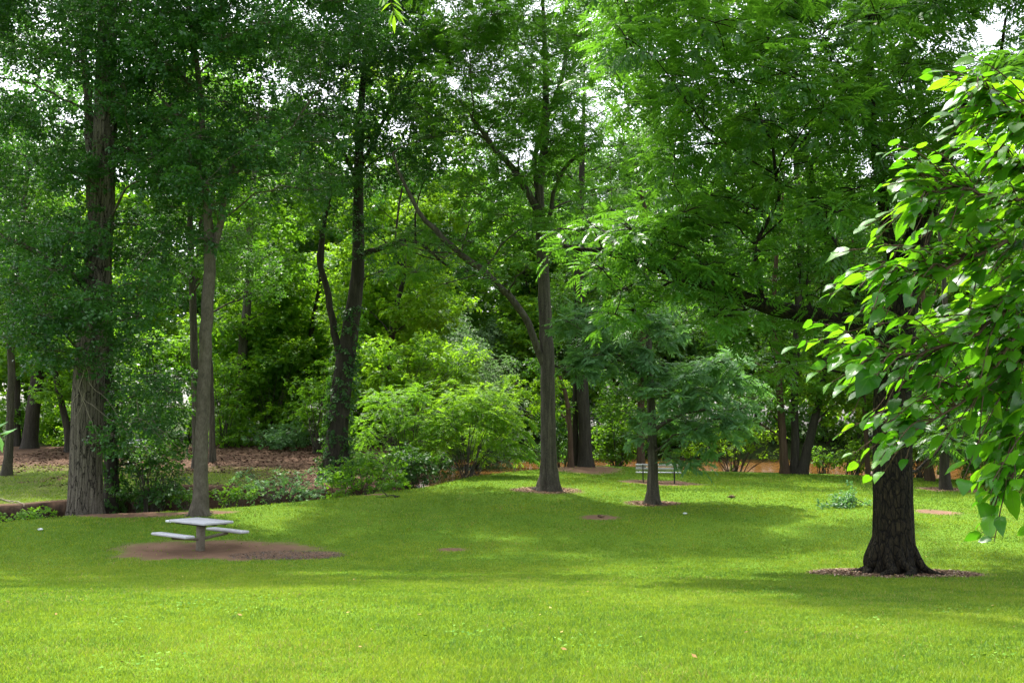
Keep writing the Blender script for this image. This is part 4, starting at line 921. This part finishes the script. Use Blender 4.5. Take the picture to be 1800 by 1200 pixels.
# ------------------------------------------------------------------ furniture
def box(g, c, size, axes=None, bev=0.0):
    """box with softened long edges; axes = 3 unit vectors"""
    ax = np.eye(3) if axes is None else np.asarray(axes); h = np.asarray(size) / 2
    if bev <= 0:
        s = np.array([[-1, -1, -1], [1, -1, -1], [1, 1, -1], [-1, 1, -1], [-1, -1, 1], [1, -1, 1], [1, 1, 1], [-1, 1, 1]]) * h
        g.add(np.asarray(c) + s @ ax, [(0, 3, 2, 1), (4, 5, 6, 7), (0, 1, 5, 4), (1, 2, 6, 5), (2, 3, 7, 6), (3, 0, 4, 7)]); return
    b = bev; rows = []
    for z, ins in ((-h[2], b), (-h[2] + b, 0), (h[2] - b, 0), (h[2], b)):
        x, y = h[0] - ins, h[1] - ins; k = b * .6
        rows.append([(-x + k, -y, z), (x - k, -y, z), (x, -y + k, z), (x, y - k, z), (x - k, y, z), (-x + k, y, z), (-x, y - k, z), (-x, -y + k, z)])
    Vv = np.array(rows).reshape(-1, 3); q = []
    for i in range(3):
        for j in range(8): q.append((i * 8 + j, i * 8 + (j + 1) % 8, (i + 1) * 8 + (j + 1) % 8, (i + 1) * 8 + j))
    for o, rev in ((0, True), (24, False)):
        for a in ((0, 1, 4, 5), (1, 2, 3, 4), (5, 6, 7, 0)):
            f = [o + k for k in a]; q.append(tuple(f[::-1]) if rev else tuple(f))
    g.add(np.asarray(c) + Vv @ ax, q)
t = NT('weathered_boards'); co = t.coord((1, 1, 1))
c = t.mix(.5, t.ramp(t.noise(3, 5, .6, co), [(.3, (.30, .30, .33)), (.7, (.48, .48, .53))]), t.ramp(t.noise(24, 5, .7, t.coord((.25, 2, 1))), [(.3, (.30, .30, .32)), (.65, (.66, .66, .70))]))
M_BOARD = t.done(t.bsdf(c, .55, .35, t.bump(t.noise(30, 4, .6, t.coord((.2, 2, 1))), .25, .01)))
t = NT('concrete_post'); c = t.ramp(t.noise(18, 6, .7, t.coord()), [(.3, (.13, .11, .085)), (.7, (.24, .21, .165))]); M_POST = t.done(t.bsdf(c, .85, .2))
t = NT('dark_steel'); c = t.ramp(t.noise(20, 5, .7, t.coord()), [(.3, (.012, .012, .013)), (.7, (.035, .032, .03))]); M_STEEL = t.done(t.bsdf(c, .5, .4))
t = NT('bench_board'); c = t.ramp(t.noise(6, 5, .7, t.coord((.3, 2, 2))), [(.3, (.32, .33, .35)), (.7, (.50, .51, .55))]); M_BENCH = t.done(t.bsdf(c, .5, .35))

def picnic_table():
    p = at(352, 969, 26); base = np.array([p[0], p[1], gz(p[0], p[1]) + .0]); root = thing('picnic_table', 'grey picnic table on a single post in the bare dirt patch', 'picnic table', base)
    root.rotation_euler = (0, 0, math.radians(-40))
    # local x = long side
    g = Geo(); box(g, (0, 0, .745), (1.62, .86, .065), bev=.012); link('tabletop', g.mesh('tabletop', M_BOARD, smooth=False), root)
    g = Geo(); box(g, (0, 0, .695), (1.35, .07, .045)); box(g, (0, .30, .694), (1.35, .05, .04)); box(g, (0, -.30, .694), (1.35, .05, .04)); box(g, (0, 0, .692), (.30, .64, .03)); link('top_frame', g.mesh('top_frame', M_STEEL, smooth=False), root)
    g = Geo(); box(g, (0, 0, .30), (.17, .17, .76), bev=.015); link('post', g.mesh('post', M_POST, smooth=False), root)
    for s in (-1, 1):
        g = Geo(); box(g, (0, s * .80, .455), (1.55, .28, .065), bev=.012); st = link('seat', g.mesh('seat', M_BOARD, smooth=False), root)
        g = Geo(); box(g, (0, s * .80, .415), (1.2, .06, .03)); link('seat_rail', g.mesh('seat_rail', M_STEEL, smooth=False), st)
        g = Geo(); g.add(*tube(catmull([(0, s * .085, .30), (0, s * .45, .35), (0, s * .80, .385)], 8), np.full(8, .04), 8)); link('seat_arm', g.mesh('seat_arm', M_POST), root)
picnic_table()

def park_bench(label, px, py, d, rz, L=1.95):
    p = at(px, py, d); base = np.array([p[0], p[1], gz(p[0], p[1])]); root = thing('park_bench', label, 'bench', base); root.rotation_euler = (0, 0, math.radians(rz))
    g = Geo(); box(g, (0, -.12, .445), (L, .40, .045), bev=.01); link('seat', g.mesh('seat', M_BENCH, smooth=False), root)
    a = math.radians(14); ax = [(1, 0, 0), (0, math.cos(a), -math.sin(a)), (0, math.sin(a), math.cos(a))]
    g = Geo()
    for zz in (.615, .765): box(g, (0, .185 + (zz - .69) * .25, zz), (L, .035, .105), ax, bev=.008)
    link('backrest', g.mesh('backrest', M_BENCH, smooth=False), root)
    for s in (-1, 1):
        g = Geo(); x = s * L * .34
        g.add(*tube([(x, .10, -.06), (x, .10, .36), (x, .12, .42), (x, .155, .55), (x, .24, .80)], [.026] * 5, 8)); link('back_leg', g.mesh('back_leg', M_STEEL), root)
        g = Geo(); g.add(*tube([(x, -.24, -.06), (x, -.24, .30), (x, -.20, .40), (x, -.05, .408), (x, .11, .405)], [.024] * 5, 8)); link('front_leg', g.mesh('front_leg', M_STEEL), root)
park_bench('white park bench seen from behind near the muddy river', 1158, 849, 43, 172)
park_bench('white bench half hidden by leaves on the far bare bank', 240, 800, 52, 2)

# ------------------------------------------------------------------ small things on the lawn
t = NT('white_plastic'); M_WHITE = t.done(t.bsdf((.80, .80, .80), .45, .4))
t = NT('crumpled_paper'); c = t.ramp(t.noise(18, 4, .6, t.coord()), [(.4, (.42, .50, .44)), (.6, (.78, .78, .78))]); M_PAPER = t.done(t.bsdf(c, .8, .2))
t = NT('brown_husk'); c = t.ramp(t.noise(18, 4, .6, t.coord()), [(.4, (.05, .03, .02)), (.6, (.22, .14, .09))]); M_HUSK = t.done(t.bsdf(c, .8, .2))
def lump(name, label, cat, px, py, d, size, mat, seed):
    r0 = np.random.default_rng(seed); p = at(px, py, d); z = gz(p[0], p[1]); n, m = 10, 7; Vv = []
    for i in range(m):
        ph = -math.pi / 2 + math.pi * i / (m - 1)
        for j in range(n):
            th = 2 * math.pi * j / n; k = 1 + r0.normal(0, .16)
            Vv.append((math.cos(ph) * math.cos(th) * size[0] * k, math.cos(ph) * math.sin(th) * size[1] * k, math.sin(ph) * size[2] * (1 + r0.normal(0, .1))))
    q = [(i * n + j, i * n + (j + 1) % n, (i + 1) * n + (j + 1) % n, (i + 1) * n + j) for i in range(m - 1) for j in range(n)]
    o = link(name, mesh_from(name, np.array(Vv), [np.array(q)], mat), None, (p[0], p[1], z + size[2] * .85 + .02)); tag(o, label, cat); return o
def cup(px, py, d):
    p = at(px, py, d); z = gz(p[0], p[1]); pr = [(.0, 0), (.034, 0), (.036, .01), (.047, .15), (.050, .152), (.046, .154), (.044, .15), (.033, .012), (0, .012)]
    n = 20; Vv = [(r * math.cos(6.2832 * j / n), r * math.sin(6.2832 * j / n), h) for r, h in pr for j in range(n)]
    q = [(i * n + j, i * n + (j + 1) % n, (i + 1) * n + (j + 1) % n, (i + 1) * n + j) for i in range(len(pr) - 1) for j in range(n)]
    o = link('foam_cup', mesh_from('foam_cup', np.array(Vv), [np.array(q)], M_WHITE, smooth=True), None, (p[0] - .07, p[1], z + .075)); o.rotation_euler = (math.radians(90), 0, math.radians(80))
    tag(o, 'white foam cup lying on the grass beyond the picnic table', 'cup')
cup(296, 909, 30.2)
lump('crumpled_paper', 'crumpled white paper on the grass beside the foam cup', 'litter', 316, 909, 30.2, (.075, .06, .045), M_PAPER, 1)
lump('crumpled_paper', 'small grey paper scrap on the shaded grass below the oak', 'litter', 71, 929, 28, (.07, .05, .035), M_PAPER, 2)
lump('crumpled_paper', 'white paper scrap in a streak of sun past the young tree', 'litter', 1204, 901, 32.2, (.07, .05, .03), M_PAPER, 3)
lump('nut_husk', 'dark split husk lying on the open grass past the bench', 'husk', 1286, 873, 36.5, (.13, .06, .05), M_HUSK, 4)
lump('bark_fragment', 'curled bark piece on the bare spot mid lawn', 'bark', 1056, 910, 31.4, (.11, .05, .045), M_HUSK, 5)

def fallen(name, label, strands, leaf=None, bark='dark', rad=.018, seed=0):
    r0 = np.random.default_rng(seed); Ps = [[at(*p) for p in s] for s in strands]; base = Ps[0][0].copy(); base[2] = gz(base[0], base[1]); root = thing(name, label, 'fallen branch', base)
    g = Geo(); L = Leaves()
    for si, P in enumerate(Ps):
        Q = catmull(P, 14); Q[:, 2] = np.maximum(Q[:, 2], ground_z(Q[:, 0], Q[:, 1]) + rad * .7); Q += r0.normal(0, .012, Q.shape)
        g.add(*tube(Q, np.linspace(rad if si == 0 else rad * .6, .006, 14), 6))
        if leaf:
            k = r0.integers(3, 14, 22); pos = Q[k] + r0.normal(0, .10, (22, 3)) * np.array([1, 1, .6]); pos[:, 2] = np.maximum(pos[:, 2], ground_z(pos[:, 0], pos[:, 1]) + .05)
            L.sprays('oak', pos, r0.normal(0, 1, (22, 3)), .85, np.clip(r0.normal(.5, .2, 22), 0, 1), .1)
    link('stem', g.mesh('stem', BARK[bark], base), root)
    if leaf: link('foliage', L.mesh('foliage', LEAF[leaf], base), root)
fallen('fallen_branch', 'bare forked dead branch lying on the lawn edge by the creek', [[(702, 876, 36.2), (690, 870, 36.2), (678, 873, 36.2), (660, 876, 36.1)], [(682, 872, 36.2), (674, 864, 36.4), (670, 857, 36.6)], [(692, 871, 36.2), (696, 874, 36), (686, 875, 36)]], None, 'dark', .035, 1)
fallen('fallen_branch', 'leafy fallen branch left of the black barked trunk', [[(1530, 888, 34), (1512, 880, 34.1), (1495, 870, 34.3), (1485, 866, 34.4)], [(1505, 877, 34.1), (1485, 880, 34), (1465, 886, 33.8), (1445, 891, 33.6)], [(1498, 873, 34.2), (1480, 876, 34), (1470, 884, 34.2)], [(1500, 878, 34.1), (1492, 886, 33.8), (1470, 889, 33.6)]], 'ash', 'dark', .022, 2)

fallen('fallen_branch', 'pale dead branch caught on the dark creek bank', [[(-30, 878, 34.6), (10, 884, 34.4), (34, 892, 34), (46, 906, 33.2)], [(5, 883, 34.4), (22, 886, 34), (52, 896, 33.6)]], None, 'dead', .035, 3)
# pale dead twigs drooping from the oak
def dead_twigs():
    base = at(160, 660, 31.4); root = thing('dead_bough', 'pale leafless dead twigs drooping across the huge oak trunk', 'dead branch', base)
    r0 = np.random.default_rng(9); g = Geo()
    for s in ([(150, 640), (140, 690), (165, 715), (215, 750)], [(138, 692), (128, 705), (118, 712)], [(146, 700), (158, 735), (170, 762)], [(150, 640), (162, 680), (190, 705), (240, 790)], [(215, 750), (240, 765), (262, 800)],
              [(262, 742), (240, 735), (222, 742)], [(255, 740), (275, 760), (300, 790)], [(150, 690), (140, 720), (132, 735)], [(262, 750), (290, 760), (315, 792)], [(240, 700), (244, 735), (256, 756)]):
        P = [at(x, y, 31.4 + .004 * (x - 150)) for x, y in s]; Q = catmull(P, 12); Q += r0.normal(0, .014, Q.shape); g.add(*tube(Q, np.linspace(.014, .005, 12), 5))
    link('stem', g.mesh('stem', BARK['dead'], base), root)
dead_twigs()

# ------------------------------------------------------------------ sky, sun, render
SUN_EL, SUN_AZ = math.radians(64), math.radians(-28)      # azimuth from +Y towards +X; the sun stands ahead, to the left
wd = bpy.data.worlds.new('World'); scn.world = wd; wd.use_nodes = True
nt = wd.node_tree; nt.nodes.clear()
out = nt.nodes.new('ShaderNodeOutputWorld'); bg = nt.nodes.new('ShaderNodeBackground'); sky = nt.nodes.new('ShaderNodeTexSky')
sky.sky_type = 'NISHITA'; sky.sun_disc = False; sky.sun_elevation = SUN_EL; sky.sun_rotation = SUN_AZ
sky.air_density = 1.0; sky.dust_density = 4.0; sky.ozone_density = 1.0
hs = nt.nodes.new('ShaderNodeHueSaturation'); hs.inputs['Saturation'].default_value = 0.35
nt.links.new(sky.outputs[0], hs.inputs['Color']); nt.links.new(hs.outputs[0], bg.inputs['Color']); nt.links.new(bg.outputs[0], out.inputs['Surface'])
bg.inputs['Strength'].default_value = 0.15
sl = bpy.data.lights.new('sun', 'SUN'); sl.energy = 2.2; sl.angle = math.radians(1.0); sl.color = (1, .95, .86)
so = bpy.data.objects.new('sun', sl); COL.objects.link(so)
dirv = Vector((math.sin(SUN_AZ) * math.cos(SUN_EL), math.cos(SUN_AZ) * math.cos(SUN_EL), math.sin(SUN_EL)))
so.rotation_euler = dirv.to_track_quat('Z', 'Y').to_euler(); so.location = (-20, 30, 40)

scn.view_settings.view_transform = 'Standard'; scn.view_settings.look = 'None'; scn.view_settings.gamma = 1
scn.view_settings.exposure = 2.0
cy = scn.cycles
cy.max_bounces = 7; cy.diffuse_bounces = 4; cy.glossy_bounces = 2; cy.transmission_bounces = 4; cy.transparent_max_bounces = 4
cy.use_denoising = True; cy.caustics_reflective = False; cy.caustics_refractive = False
cy.sample_clamp_indirect = 6
